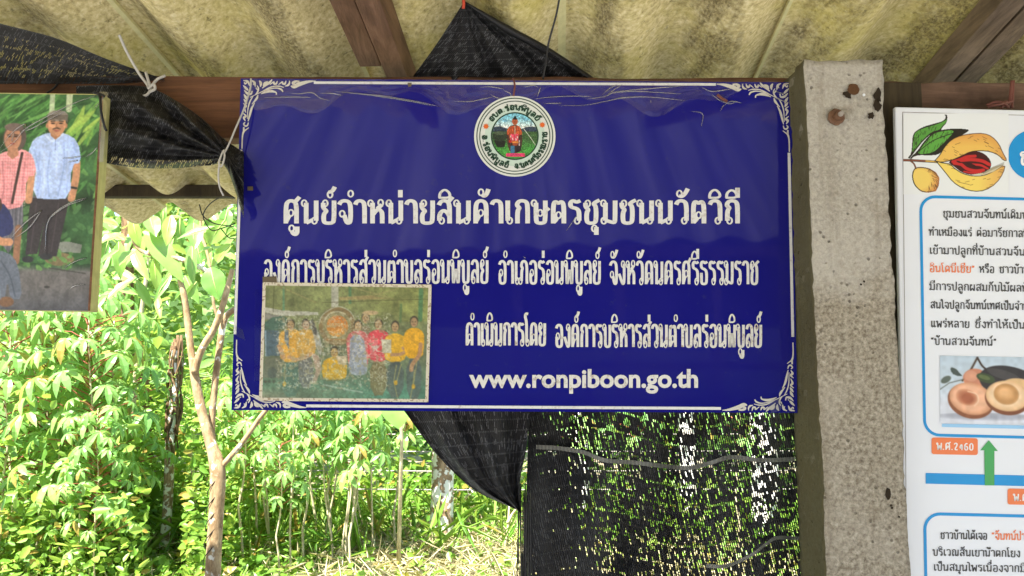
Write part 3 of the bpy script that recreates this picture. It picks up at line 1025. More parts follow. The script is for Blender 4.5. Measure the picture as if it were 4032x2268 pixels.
for b_ in ((1236, 326, 2818, 333, 10), (950, 590, 926, 1316, 11), (3106, 602, 3121, 1326, 11), (1206, 1598, 2838, 1608, 11)):
    on_sign(bar(*b_), 'border_line', M['letter'])

# corner scrollwork, drawn once for the upper right corner (units: traced quarter-pixels from the corner)
ORN = [
    [(510, 215, 10), (620, 225, 40), (720, 250, 60), (800, 275, 70), (870, 310, 60), (925, 300, 16)],
    [(780, 222, 24), (850, 225, 40), (890, 252, 44), (840, 285, 30)],
    [(950, 210, 10), (948, 250, 26), (970, 285, 34), (1022, 302, 8)],
    [(1005, 210, 12), (1025, 262, 34), (1060, 262, 26), (1068, 232, 26), (1130, 276, 10)],
    [(1150, 215, 12), (1172, 262, 34), (1207, 262, 26), (1212, 232, 26), (1275, 276, 10)],
    [(1240, 190, 12), (1280, 240, 40), (1340, 280, 40), (1402, 338, 12)],
    [(1310, 225, 12), (1360, 250, 36), (1388, 300, 12)],
    [(1455, 208, 12), (1428, 255, 46), (1432, 315, 12)],
    [(1590, 205, 10), (1535, 240, 38), (1518, 312, 12)], [(1545, 250, 16), (1555, 285, 12)],
    [(1722, 205, 10), (1648, 225, 38), (1615, 294, 12)], [(1655, 235, 16), (1690, 262, 26), (1705, 235, 10)],
    [(1040, 322, 10), (1120, 303, 20), (1230, 310, 20), (1330, 350, 18), (1410, 398, 10)],
    [(1052, 398, 18), (1085, 355, 28), (1170, 334, 20), (1300, 355, 16), (1420, 402, 14), (1600, 490, 8)],
    [(1160, 445, 20), (1172, 405, 22), (1260, 385, 44), (1340, 398, 40), (1420, 432, 10)],
    [(1490, 290, 10), (1465, 340, 24), (1478, 400, 26), (1512, 440, 10)], [(1470, 360, 20), (1500, 345, 18), (1505, 320, 10)],
    [(1722, 290, 10), (1680, 330, 38), (1640, 372, 26)],
    [(1570, 380, 18), (1588, 432, 30), (1650, 422, 40), (1702, 370, 10)], [(1610, 395, 14), (1635, 380, 14)],
    [(1706, 438, 10), (1672, 490, 44), (1650, 542, 12)],
    [(1706, 520, 10), (1672, 562, 42), (1648, 602, 10)],
    [(1712, 590, 10), (1662, 632, 28), (1692, 672, 38), (1662, 748, 10)],
    [(1712, 755, 10), (1662, 802, 32), (1695, 832, 38), (1668, 888, 10)],
    [(1468, 448, 12), (1492, 512, 38), (1565, 604, 8)],
    [(1550, 468, 12), (1600, 560, 22), (1630, 680, 18), (1635, 850, 8)],
    [(1520, 580, 10), (1570, 680, 36), (1600, 800, 32), (1622, 892, 12)],
    [(1618, 912, 16), (1632, 958, 22), (1668, 970, 28), (1696, 935, 22), (1672, 908, 16)],
    [(1608, 998, 12), (1650, 1030, 18), (1690, 1062, 32), (1710, 1150, 22), (1712, 1352, 18)],
    [(1692, 988, 26), (1690, 1060, 30)],
]


def tapered(mb, pts, off):
    q = spline(pts, 5)
    b0 = len(mb.v); n = len(q)
    for i, p in enumerate(q):
        a, c = q[max(i - 1, 0)], q[min(i + 1, n - 1)]
        t = (c - a)[:2]; t = t / (np.hypot(*t) + 1e-9)
        w = max(p[2], 3) / 2
        for sgn in (1, -1):
            mb.v.append(tuple(sp.at(p[0] - t[1] * w * sgn, p[1] + t[0] * w * sgn, off)))
    for i in range(n - 1):
        a = b0 + 2 * i; mb.f.append((a, a + 1, a + 3, a + 2))


for (cx, cy, sx_, sy_) in ((3116, 321, 1, 1), (948, 309, -1, 1), (3140, 1626, 1, -1), (911, 1615, -1, -1)):
    mb = MB()
    for k, st in enumerate(ORN):
        conv = []
        for (x, y, w_) in st:
            dx, dy = (x - 1770) / 4.262, (y - 170) / 4.262
            X_, Y_ = cx + sx_ * dx, cy + sy_ * dy
            X_ += (Y_ - cy) * (-.029 if sx_ < 0 else .0177) * 1.0
            conv.append((X_, Y_, w_ / 4.262))
        tapered(mb, conv, OFF + (k % 9) * 5e-5)
    on_sign(mb, 'corner_ornament', M['cream'])

# lettering
mb = MB(); line_text(mb, 'ศูนย์จำหน่ายสินค้าเกษตรชุมชนนวัตวิถี', 1116, 2912, 880, 90, 18.5, 13, sp.at, OFF, 0, .42, (9.5, 12.5))
on_sign(mb, 'lettering', M['letter'])
mb = MB()
line_text(mb, 'องค์การบริหารส่วนตำบลร่อนพิบูลย์', 1040, 1922, 1114, 89, 10.8, 10, sp.at, OFF, 0, .45, (6, 13)); on_sign(mb, 'lettering', M['letter']); mb = MB()
line_text(mb, 'อำเภอร่อนพิบูลย์', 1962, 2364, 1117, 89, 10.8, 10, sp.at, OFF, 0, .45, (6, 13)); on_sign(mb, 'lettering', M['letter']); mb = MB()
line_text(mb, 'จังหวัดนครศรีธรรมราช', 2400, 2986, 1119, 89, 10.8, 10, sp.at, OFF, 0, .45, (6, 13))
on_sign(mb, 'lettering', M['letter'])
mb = MB()
line_text(mb, 'ดำเนินการโดย', 1834, 2148, 1360, 87, 10.8, 10, sp.at, OFF, 0, .45, (6, 13)); on_sign(mb, 'lettering', M['rusty_letter']); mb = MB()
line_text(mb, 'องค์การบริหารส่วนตำบลร่อนพิบูลย์', 2186, 2998, 1366, 87, 10.8, 10, sp.at, OFF, 0, .45, (6, 13))
on_sign(mb, 'lettering', M['rusty_letter'])


def latin(text, x0, x1, yb, xh, off, bold=.03):
    cu = bpy.data.curves.new('web', 'FONT'); cu.body = text; cu.size = 1; cu.offset = bold; cu.resolution_u = 4
    o = bpy.data.objects.new('web', cu); C.objects.link(o)
    bpy.context.view_layer.update()
    me = bpy.data.meshes.new_from_object(o.evaluated_get(bpy.context.evaluated_depsgraph_get()))
    bpy.data.objects.remove(o); bpy.data.curves.remove(cu)
    co = np.array([v.co[:] for v in me.vertices])
    mnx, mxx = co[:, 0].min(), co[:, 0].max()
    # x-height of the face is about .55 of its size
    for v in me.vertices:
        px = x0 + (v.co.x - mnx) / (mxx - mnx) * (x1 - x0)
        py = yb - v.co.y * xh / .56
        v.co = sp.at(px, py, off)
    return me


wl = link('lettering', latin('www.ronpiboon.go.th', 1847, 2748, 1524, 56, OFF), M['rusty_letter'], sign)
wl.location = -Vector(sign.location)

# the seal
EC = (2027, 538)
emb = bpy.data.objects.new('seal', None); C.objects.link(emb); emb.parent = sign
emb.location = Vector(sp.at(*EC)) - Vector(sign.location)


def on_seal(mb, name, mat):
    o = mb.build(name, mat, emb); o.location = -Vector(sp.at(*EC)); return o


def ringpts(r0, r1, off, n=64):
    mb = MB(); b = 0
    for k in range(n):
        a = 2 * math.pi * k / n
        for r_ in (r0, r1):
            mb.v.append(tuple(sp.at(EC[0] + r_ * math.cos(a), EC[1] + r_ * math.sin(a), off)))
    for k in range(n):
        a = 2 * k; c = 2 * ((k + 1) % n)
        mb.f.append((a, a + 1, c + 1, c))
    return mb


d = MB(); n = 64
for lev, off in ((0, .0005), (1, .0035)):
    for k in range(n):
        a = 2 * math.pi * k / n
        d.v.append(tuple(sp.at(EC[0] + 160 * math.cos(a), EC[1] + 158 * math.sin(a), off)))
for k in range(n): d.f.append((k, (k + 1) % n, n + (k + 1) % n, n + k))
d.f.append(tuple(n + k for k in range(n)))
M['mint'] = mat_plain('mint_white_print', (.50, .62, .54), .4, .3, .12, 60)
M['sealwhite'] = mat_plain('seal_white', (.66, .68, .64), .4, .3, .08, 60)
M['sealgreen'] = mat_plain('dark_green_print', (.012, .045, .025), .5, .3)
M['orange'] = mat_plain('orange_print', (.62, .12, .02), .5, .3)
on_seal(d, 'disc', M['sealwhite'])
on_seal(ringpts(92, 118, .0041), 'inner_band', M['mint'])
rg = ringpts(147, 151, .0041)
for r0, r1, o_ in ((136, 139.5, .00415), (89, 94, .0046)):
    q = ringpts(r0, r1, o_); b = len(rg.v); rg.v += q.v; rg.f += [tuple(b + k for k in f) for f in q.f]
on_seal(rg, 'ring', M['sealgreen'])


def arc_text(text, a0, a1, r0, H, inward):
    """a0..a1 in degrees clockwise from the top"""
    def mp(x, y, W):
        a = R(a0 + (a1 - a0) * x / W)
        r_ = r0 + y * H if not inward else r0 - y * H
        return (EC[0] + r_ * math.sin(a), EC[1] - r_ * math.cos(a))
    ltr = MB()
    lettering(ltr, text, mp, 5.5, 5.5, 3.6, 3.6, sp.at, .0047, .8)
    on_seal(ltr, 'ring_lettering', M['sealgreen'])


arc_text('อบต.ร่อนพิบูลย์', -58, 56, 104, 17, False)
arc_text('อ.ร่อนพิบูลย์', -88, -168, 127, 17, True)
arc_text('จ.นครศรีธรรมราช', 180, 82, 127, 17, True)
for cx, cy in ((1914, 500), (2135, 494)):
    st = MB(); pts = []
    for k in range(16):
        a = 2 * math.pi * k / 16; r_ = 12.5 if k % 2 == 0 else 7.5
        pts.append(sp.at(cx + r_ * math.cos(a), cy + r_ * math.sin(a), .0049))
    st.poly(pts)
    on_seal(st, 'star', M['orange'])
# painted middle of the seal, in the coordinates of a close crop
p = Paint(462, 345, 1222, 1092, 190, 187, (70, 120, 65))
p.put((p.Y < 560).astype(float), (120, 185, 205))
p.put(np.clip((p.Y - 420) / 160, 0, 1) * (p.Y < 600), (215, 225, 220))
p.ell(680, 470, 40, 20, (90, 155, 185), .6); p.ell(1010, 455, 50, 22, (90, 155, 185), .6)
p.poly([(462, 575), (590, 560), (700, 590), (720, 640), (462, 660)], (50, 62, 78)); p.poly([(930, 610), (1000, 575), (1090, 562), (1222, 580), (1222, 655), (930, 660)], (50, 62, 78))
p.poly([(588, 560), (600, 450), (612, 560)], (60, 80, 95)); p.poly([(1078, 560), (1090, 450), (1102, 560)], (60, 80, 95))
p.put(((p.Y > 645)).astype(float), (62, 92, 55)); p.put(np.clip((p.Y - 760) / 150, 0, 1), (70, 140, 62))
p.mottle(14, .22, 3)
p.poly([(500, 780), (690, 790), (670, 890), (560, 895)], (32, 34, 28)); p.ell(600, 715, 115, 82, (44, 56, 42)); p.mottle(9, .25, 4)
p.ell(600, 670, 90, 30, (95, 110, 85), .6)
p.line([(975, 600), (1090, 750), (1160, 860)], 9, (205, 210, 195))
p.poly([(720, 580), (790, 540), (880, 540), (940, 600), (955, 700), (940, 940), (880, 980), (770, 980), (725, 900), (700, 700)], (70, 48, 40), 1, 1)
p.poly([(760, 560), (900, 545), (950, 640), (940, 700), (900, 690), (880, 830), (770, 830), (740, 700), (705, 690), (715, 610)], (178, 82, 48), 1, 1)
p.poly([(770, 680), (890, 680), (890, 780), (760, 790)], (200, 70, 90)); p.mottle((10, 22), .3, 9, p.inpoly([(700, 540), (960, 540), (960, 980), (700, 980)]))
p.line([(800, 570), (835, 690), (870, 560)], 9, (150, 60, 40)); p.line([(835, 560), (835, 680)], 16, (175, 155, 130))
for x, y in ((770, 720), (800, 760), (850, 770), (875, 735), (905, 800), (905, 850)): p.ell(x, y, 9, 22, (220, 190, 190))
p.ell(760, 800, 22, 22, (170, 35, 35)); p.ell(845, 815, 55, 16, (205, 130, 60)); p.ell(840, 845, 42, 22, (150, 70, 45))
p.poly([(765, 870), (830, 870), (830, 985), (768, 985)], (58, 110, 140)); p.poly([(835, 870), (935, 870), (935, 945), (850, 985)], (45, 36, 40))
p.ell(835, 480, 46, 60, (172, 92, 58)); p.poly([(838, 383), (862, 430), (880, 455), (795, 455), (815, 425)], (30, 32, 34))
p.ell(818, 478, 8, 4, (70, 35, 25)); p.ell(852, 478, 8, 4, (70, 35, 25)); p.ell(835, 508, 14, 4, (110, 45, 30)); p.line([(835, 480), (833, 495)], 5, (120, 60, 40))
p.poly([(690, 1010), (705, 985), (990, 985), (1000, 1040), (700, 1042)], (205, 60, 105)); p.mottle((8, 12), .2, 12)
p.put((p.Y > 1042).astype(float) * .6, (80, 140, 70))
mk = np.hypot(p.X - 841, p.Y - 718) < 366
p.build('picture', lambda x, y: sp.at(1820 + x / 4.026, 360 + y / 4.026, .0042), M['oldprint'], emb, mk).location = -Vector(sp.at(*EC))

# creased clear film along the top of the sign
CR = [[(1140, 368), (1180, 371), (1230, 367), (1262, 388), (1300, 398)], [(1040, 386), (1120, 384), (1200, 384), (1224, 386)], [(1262, 369), (1310, 370), (1350, 378)],
      [(1318, 362), (1420, 370), (1540, 384), (1660, 405), (1728, 421)], [(1350, 366), (1450, 376), (1600, 398), (1700, 418)],
      [(1790, 400), (1850, 402), (1900, 392), (1940, 384)], [(1930, 374), (1960, 388), (1985, 394)], [(1892, 346), (1930, 343), (1985, 352)],
      [(1985, 358), (2010, 372), (2012, 392)], [(2060, 345), (2100, 338), (2118, 346)], [(2130, 340), (2124, 360), (2115, 384)],
      [(2100, 392), (2170, 384), (2250, 380), (2330, 382)], [(2200, 417), (2300, 416), (2400, 397), (2460, 386), (2560, 384), (2700, 398)],
      [(2140, 410), (2210, 408)], [(2370, 375), (2400, 350), (2430, 334)], [(2392, 374), (2425, 350), (2450, 334)], [(2310, 392), (2380, 382), (2420, 366), (2520, 362), (2690, 372)],
      [(2560, 395), (2562, 406)], [(2420, 362), (2540, 352), (2690, 340)], [(2760, 345), (2800, 362), (2850, 356), (2880, 352)], [(2800, 372), (2830, 395), (2870, 410), (2900, 402)],
      [(2850, 415), (2880, 400), (2920, 408)], [(3055, 362), (3085, 372)], [(3040, 385), (3070, 395), (3092, 403)], [(2720, 440), (2765, 450), (2760, 500)],
      [(2835, 440), (2845, 420), (2860, 410)], [(2230, 910), (2250, 880), (2270, 850)], [(2060, 1010), (2070, 1018)]]
for c in CR:
    q = [sp.at(x, y, .003) for x, y in [tuple(k) for k in spline(c, 5)]]
    m_ = len(q)
    cr = MB(); cr.tube(q, [.0003 + .0009 * math.sin(math.pi * (i + .3) / (m_ + .3)) for i in range(m_)], 6)
    on_sign(cr, 'film_crease', M['film'], smooth=True)
fs = MB(); nu_, nv_ = 90, 12
fs.quadgrid([sp.at(lerp(960, 3105, i / (nu_ - 1)), lerp(314, 400 + 40 * math.sin(i * .21) + 22 * math.sin(i * .57 + 1), j / (nv_ - 1)), .0022 + .0022 * mnoise.noise(Vector((i * .35, j * .55, 4))) * math.sin(math.pi * j / (nv_ - 1))) for j in range(nv_) for i in range(nu_)], nu_, nv_)
on_sign(fs, 'plastic_film', M['thinfilm'], smooth=True)
# torn strip of cloudy film in the lower right and tape scraps
for q in (((3022, 1596), (3035, 1572), (3065, 1570), (3080, 1590), (3070, 1618), (3035, 1625)), ((925, 1280), (958, 1300), (968, 1340), (930, 1322))):
    tp = MB(); tp.poly([sp.at(x, y, .0034) for x, y in q]); on_sign(tp, 'tape', M['film'])
M['browntape'] = mat_plain('brown_tape', (.13, .10, .055), .35, .5)
for q in (((976, 735), (998, 735), (998, 751), (976, 751)), ((1035, 1090), (1090, 1088), (1092, 1118), (1036, 1116)), ((1605, 327), (1622, 327), (1620, 342), (1608, 344))):
    tp = MB(); tp.poly([sp.at(x, y, .0026) for x, y in q]); on_sign(tp, 'tape', M['browntape'])
cl = MB()
cl.tube([sp.at(x, y, .004) for x, y in ((2822, 375), (2843, 392), (2862, 402))], .0032, 8)
on_sign(cl, 'nail', M['copper'], smooth=True)

# ------------------------------------------------------------------ old group photo taped to the sign
gcor = [(1036, 1112), (1700, 1121), (1688, 1584), (1022, 1578)]
ccor = [(420, 85), (2200, 110), (2165, 1350), (380, 1335)]


def gmap(off):
    def f(x, y):
        # crop coordinates straight to photograph pixels
        return sp.at(880 + x / 2.683, 1080 + y / 2.683, off)
    return f


gp = empty('group_photo', 'faded print of a group in yellow and pink shirts taped onto the blue sign', 'photo', tuple(sp.at(1360, 1580, .003)))
p = Paint(0, 0, 1, 1, 300, 210, (110, 118, 72))
U, V = p.X.copy(), p.Y.copy()
p.X = (1 - V) * ((1 - U) * ccor[0][0] + U * ccor[1][0]) + V * ((1 - U) * ccor[3][0] + U * ccor[2][0])
p.Y = (1 - V) * ((1 - U) * ccor[0][1] + U * ccor[1][1]) + V * ((1 - U) * ccor[3][1] + U * ccor[2][1])
p.x0, p.y0, p.px = p.X.min(), p.Y.min(), 6.2
p.put(np.clip((p.Y - 350) / 500, 0, 1), (92, 104, 76)); p.put(np.clip((p.Y - 900) / 250, 0, 1), (78, 108, 86)); p.put(np.clip((p.Y - 1100) / 150, 0, 1) * np.clip((p.X - 1200) / 500, 0, 1), (60, 118, 98))
p.put(np.clip((p.X - 1300) / 600, 0, 1) * (p.Y < 500) * .5, (120, 126, 60))
p.put(np.clip((1120 - p.X) / 700, 0, 1) * np.clip((p.Y - 1180) / 120, 0, 1), (118, 112, 92))
p.mottle(120, .16, 1); p.mottle(40, .12, 2)
p.line([(1180, 110), (1180, 350)], 75, (165, 165, 150)); p.line([(640, 140), (640, 480)], 22, (85, 125, 92)); p.line([(1340, 110), (1340, 300)], 30, (70, 112, 75)); p.line([(2090, 170), (2080, 480)], 46, (66, 110, 70)); p.line([(1880, 320), (1870, 500)], 26, (80, 105, 62))
for a, b in (((1400, 150), (1800, 260)), ((1420, 270), (1850, 150)), ((1230, 250), (1560, 225)), ((560, 110), (980, 300))): p.line([a, b], 13, (140, 132, 84), .7)
p.poly([(1230, 245), (1560, 225), (1760, 260), (1230, 275)], (150, 130, 84), .8)
p.poly([(425, 345), (640, 385), (1000, 400), (1010, 430), (620, 440), (425, 400)], (168, 168, 155)); p.poly([(425, 405), (620, 440), (560, 470), (430, 480)], (122, 120, 112))
p.poly([(425, 520), (520, 455), (640, 440), (680, 470), (640, 580), (440, 600)], (58, 88, 76)); p.poly([(430, 590), (590, 590), (600, 860), (450, 865)], (62, 84, 98)); p.line([(450, 600), (450, 860)], 12, (150, 175, 190), .8)
p.poly([(450, 880), (620, 880), (640, 1100), (420, 1090)], (88, 92, 76)); p.ell(520, 1040, 50, 60, (62, 70, 66))
for x in (445, 490, 535): p.ell(x, 1132, 20, 16, (60, 66, 56))
p.ell(1205, 548, 195, 205, (118, 98, 62)); p.ell(1205, 548, 150, 158, (128, 122, 84)); p.ell(1205, 548, 114, 112, (196, 132, 46))
p.put(np.clip((640 - p.Y) / 220, 0, 1) * (np.hypot(p.X - 1205, p.Y - 548) < 110) * .8, (186, 98, 48))
p.line([(1012, 520), (1060, 420), (1205, 343), (1330, 385), (1395, 480)], 10, (175, 182, 165), .8, 1)
p.line([(1075, 480), (1120, 420), (1205, 395), (1290, 420)], 16, (185, 180, 155), .7, 1)
for k, ch in enumerate('OTOP'):
    x = 1158 + k * 33
    if ch == 'O': p.ell(x, 533, 14, 17, (205, 190, 150)); p.ell(x, 533, 7, 9, (188, 120, 50))
    if ch == 'T': p.line([(x - 13, 519), (x + 13, 519)], 7, (205, 190, 150)); p.line([(x, 519), (x, 550)], 7, (205, 190, 150))
    if ch == 'P': p.line([(x - 8, 519), (x - 8, 550)], 7, (205, 190, 150)); p.ell(x, 526, 10, 9, (205, 190, 150))
p.line([(1060, 690), (1330, 690)], 12, (150, 110, 66)); p.line([(1100, 725), (1300, 725)], 7, (150, 140, 110))
SK = (168, 138, 96)


def person(cx, top, sh, col, pants, hw, hip, foot, skin=SK, hr=(42, 56)):
    p.poly([(cx - hw * .8, hip), (cx + hw * .8, hip), (cx + hw * .7, foot), (cx - hw * .7, foot)], pants, 1, 1)
    p.poly([(cx - hw * .35, sh - 15), (cx + hw * .35, sh - 15), (cx + hw, sh + 35), (cx + hw * 1.02, sh + 170), (cx + hw * .82, hip), (cx - hw * .82, hip), (cx - hw * 1.02, sh + 170), (cx - hw, sh + 35)], col, 1, 1)
    p.ell(cx, top + hr[1], hr[0] * 1.08, hr[1] * 1.05, (52, 46, 36)); p.ell(cx, top + hr[1] * 1.25, hr[0] * .86, hr[1] * .9, skin)
    p.ell(cx - 15, top + hr[1] * 1.1, 7, 4, (60, 44, 32)); p.ell(cx + 15, top + hr[1] * 1.1, 7, 4, (60, 44, 32)); p.ell(cx, top + hr[1] * 1.65, 13, 4, (110, 62, 48)); p.line([(cx, top + hr[1] * 1.15), (cx - 2, top + hr[1] * 1.4)], 6, (140, 108, 72))


YEL = (206, 156, 30)
person(715, 470, 590, (205, 150, 52), (66, 96, 84), 125, 930, 1290)
person(875, 470, 590, (190, 145, 60), (92, 92, 92), 105, 870, 1200, (175, 150, 120))
p.poly([(650, 590), (690, 590), (700, 800), (650, 700)], (86, 100, 112)); p.poly([(905, 480), (960, 500), (1040, 700), (1040, 880), (990, 800), (930, 560)], (160, 160, 160), .8, 1); p.ell(960, 560, 22, 90, (70, 70, 66), 1, -14)
p.poly([(930, 830), (1010, 860), (1040, 1000), (980, 1150), (930, 1155), (980, 1020)], (170, 140, 122), .9)
person(1175, 760, 890, YEL, (98, 104, 64), 130, 1110, 1130, (170, 140, 80)); p.poly([(1190, 865), (1305, 860), (1300, 960), (1220, 950)], (190, 172, 140))
person(1505, 400, 560, (110, 100, 76), (96, 96, 66), 60, 700, 800); p.ell(1555, 408, 85, 24, (176, 150, 112))
person(1425, 480, 610, (196, 96, 96), (120, 130, 150), 118, 1000, 1060); p.poly([(1345, 640), (1480, 640), (1520, 900), (1520, 1060), (1400, 1070), (1325, 1040), (1335, 800)], (135, 142, 160), 1, 1)
person(1640, 465, 600, (200, 56, 68), (104, 92, 56), 118, 920, 1280); p.poly([(1530, 700), (1640, 690), (1620, 800), (1560, 850)], (215, 120, 125), .7)
person(1815, 490, 640, YEL, (62, 72, 72), 118, 925, 1300); p.poly([(1670, 690), (1775, 690), (1775, 830), (1680, 830)], (182, 178, 156)); p.line([(1900, 780), (1985, 770), (1880, 840), (1780, 850)], 36, (160, 120, 84), 1, 1)
person(2015, 440, 580, (208, 150, 22), (62, 74, 76), 105, 890, 1320, (160, 128, 92)); p.line([(2085, 740), (2070, 850), (2000, 950), (1985, 1010)], 44, (164, 120, 82), 1, 1)
p.line([(690, 870), (760, 900), (860, 880), (930, 840)], 36, (176, 134, 90), 1, 1); p.line([(590, 760), (640, 880)], 44, (172, 130, 88))
for a in (((645, 1130), (655, 950)), ((1830, 960), (1800, 1130), (1840, 1300)), ((1880, 950), (1830, 1140)), ((2020, 1010), (2000, 1180), (1975, 1320)), ((2045, 920), (2010, 1160))): p.line(list(a), 8, (172, 160, 84), .8)
for q in ((648, 1160), (1822, 1145), (2008, 1185)): p.ell(q[0], q[1], 19, 26, (206, 150, 22))
r_ = np.random.default_rng(5)
for _ in range(200):   # peeled scratches
    x, y = r_.uniform(560, 1750), r_.uniform(420, 1200); a = r_.uniform(0, 6.3); L = r_.uniform(10, 45)
    p.line([(x, y), (x + L * .6 * math.cos(a), y + L * .6 * math.sin(a)), (x + L * math.cos(a + .5), y + L * math.sin(a + .5))], r_.uniform(3, 8), (205, 202, 186), r_.uniform(.4, .85))
p.line([(1060, 1165), (1180, 1190), (1300, 1215), (1470, 1245)], 14, (170, 185, 178), .8, 1); p.line([(850, 1195), (920, 1190)], 12, (190, 190, 180), .8)
cx_ = np.clip((p.X - 540) / 60, 0, 1) * np.clip((1790 - p.X) / 60, 0, 1) * np.clip((p.Y - 400) / 60, 0, 1) * np.clip((1260 - p.Y) / 60, 0, 1)
for cell, sd, th, al in ((34, 61, .035, .8), (22, 62, .03, .6), (55, 63, .02, .6)):
    rd_ = np.abs(p.noise(cell, sd) - .5)
    p.put((rd_ < th) * cx_ * (p.noise(90, sd + 5) > .48), (206, 204, 190), al)
p.blur(1)
p.put((p.noise(26, 71) > .72) * cx_, (150, 142, 108), .55)
p.put(np.clip((p.Y - 850) / 350, 0, 1), (92, 140, 116), .22); p.mottle(14, .10, 21); p.mottle(30, .10, 22)
p.put((p.noise(14, 33) > .88).astype(float), (92, 84, 58), .35)
p.put(np.ones(p.X.shape), (150, 150, 118), .16)
p.line([(1050, 300), (1600, 280), (2180, 262)], 5, (70, 62, 42), .7); p.line([(540, 120), (530, 400)], 6, (70, 62, 42), .7)
bd = ((U < .017) | (U > .983) | (V < .024) | (V > .976)).astype(float)
p.put(bd, (200, 192, 172))
p.put(bd * (p.noise(14, 44) > .7), (120, 98, 72), .6)
gmf = gmap(.0032)
Xs, Ys = p.X.copy(), p.Y.copy(); p.X, p.Y = Xs, Ys
o = p.build('photograph', lambda x, y: gmf(x, y) + sp.n * .0012 * mnoise.noise(Vector((x * .006, y * .006, 0))), M['oldprint'], gp)
o.location = -Vector(gp.location)
for q in (((1022, 1078), (1720, 1090), (1722, 1121), (1026, 1113)), ((1006, 1140), (1032, 1140), (1024, 1500), (1002, 1500)), ((1000, 1560), (1070, 1565), (1070, 1610), (1000, 1606))):
    tp = MB(); tp.poly([sp.at(x, y, .0030) for x, y in q])
    o = tp.build('tape', M['thinfilm'], gp); o.location = -Vector(gp.location)

# ------------------------------------------------------------------ left photo board
lp = Plane(P(200, 790, 1.63), (math.cos(R(-.9)), 0, math.sin(R(-.9))), (0, 0, 1))
pbd = empty('photo_board', 'plastic-wrapped photo board of people standing among palms hung left of the net', 'photo board', tuple(lp.at(100, 1222)))
bm_ = MB()
fr = [(-520, 358), (404, 370), (352, 1226), (-520, 1212)]
f_ = [lp.at(x, y, 0) for x, y in fr]
bm_.hexa([p_ - lp.n * .034 for p_ in f_] + f_)
o = bm_.build('board', M['edgewood'], pbd, bevel=.001); o.location = -Vector(pbd.location)
p = Paint(-520, 372, 402, 1222, 440, 410, (60, 105, 55))
# px limits: right edge slants, mapped below
GRN = [(52, 98, 46), (84, 136, 62), (38, 74, 36), (110, 158, 78), (30, 58, 30), (70, 120, 60)]
p.c[:] = (44, 74, 42); p.mottle(60, .4, 2)
p.leaves(260, (-300, 372, 420, 800), (14, 60), GRN, 3, None, .22)
p.leaves(60, (-120, 380, 200, 520), (40, 110), [(60, 110, 50), (90, 140, 70), (34, 66, 34)], 4, (-60, -20), .07)
p.leaves(16, (290, 430, 380, 560), (30, 60), [(150, 180, 80), (120, 165, 70)], 6, (100, 140), .16)
p.line([(208, 372), (208, 440)], 20, (150, 165, 130)); p.line([(275, 372), (275, 430)], 24, (165, 175, 140))
p.leaves(180, (-300, 800, 420, 1080), (10, 34), [(46, 80, 46), (70, 110, 62), (32, 52, 34), (92, 128, 80)], 8, None, .45)
p.put(np.clip((p.Y - 1040) / 30, 0, 1), (92, 88, 88)); p.put(np.clip((p.Y - 1130) / 90, 0, 1), (70, 70, 76)); p.mottle(26, .12, 9, (p.Y > 1040).astype(float))
p.ell(270, 1020, 60, 26, (106, 92, 66)); p.poly([(240, 955), (300, 950), (360, 962), (355, 995), (250, 990)], (112, 116, 108)); p.leaves(30, (130, 990, 330, 1060), (8, 18), [(70, 112, 56), (90, 130, 70)], 12, None, .5)
p.line([(230, 1055), (380, 1075)], 5, (60, 58, 56)); p.ell(225, 1130, 12, 5, (46, 44, 44))
SKN = (178, 126, 94)
# man in the light blue shirt
p.poly([(140, 775), (295, 775), (290, 830), (258, 1010), (182, 1010), (200, 870), (178, 1000), (130, 1005), (135, 860)], (48, 42, 46)); p.ell(140, 1022, 24, 13, (40, 40, 44)); p.ell(215, 1010, 26, 13, (40, 40, 44))
p.line([(318, 640), (318, 700), (305, 780)], 30, SKN, 1, 1); p.line([(140, 640), (138, 720), (134, 790)], 26, SKN, 1, 1); p.line([(300, 737), (322, 740)], 9, (40, 38, 40))
p.poly([(122, 600), (140, 548), (195, 522), (262, 522), (318, 552), (338, 640), (298, 646), (300, 780), (225, 786), (146, 780), (158, 650), (120, 645)], (150, 172, 222), 1, 1)
p.put(np.clip((150 - np.abs(p.X - 165)) / 60, 0, 1) * p.inpoly([(122, 600), (140, 548), (195, 522), (262, 522), (318, 552), (338, 640), (298, 646), (300, 780), (146, 780), (158, 650), (120, 645)]) * .25, (196, 208, 236))
p.line([(190, 535), (215, 558), (228, 548), (258, 528)], 9, (188, 202, 236)); p.line([(228, 550), (230, 590)], 3, (110, 126, 176)); p.line([(168, 600), (165, 760)], 8, (128, 148, 200), .5); p.line([(280, 620), (285, 760)], 8, (128, 148, 200), .5)
p.poly([(210, 505), (250, 505), (248, 535), (228, 550), (208, 535)], (150, 104, 76)); p.ell(230, 490, 36, 46, SKN); p.ell(232, 456, 41, 22, (124, 115, 106)); p.poly([(191, 452), (273, 452), (273, 486), (266, 474), (252, 470), (240, 474), (225, 469), (210, 475), (198, 474), (192, 488)], (92, 82, 74))
p.line([(207, 479), (222, 477)], 4, (60, 44, 36)); p.line([(240, 477), (255, 479)], 4, (60, 44, 36)); p.ell(215, 486, 8, 3, (40, 28, 24)); p.ell(247, 486, 8, 3, (40, 28, 24))
p.line([(231, 486), (228, 499), (234, 501)], 4, (142, 94, 68)); p.line([(217, 508), (231, 504), (245, 508)], 6, (72, 52, 44)); p.ell(231, 515, 11, 3.5, (150, 78, 72)); p.ell(216, 498, 8, 7, (196, 146, 114), .6)
p.ell(192, 495, 5, 10, (160, 110, 82)); p.ell(268, 495, 5, 10, (160, 110, 82))
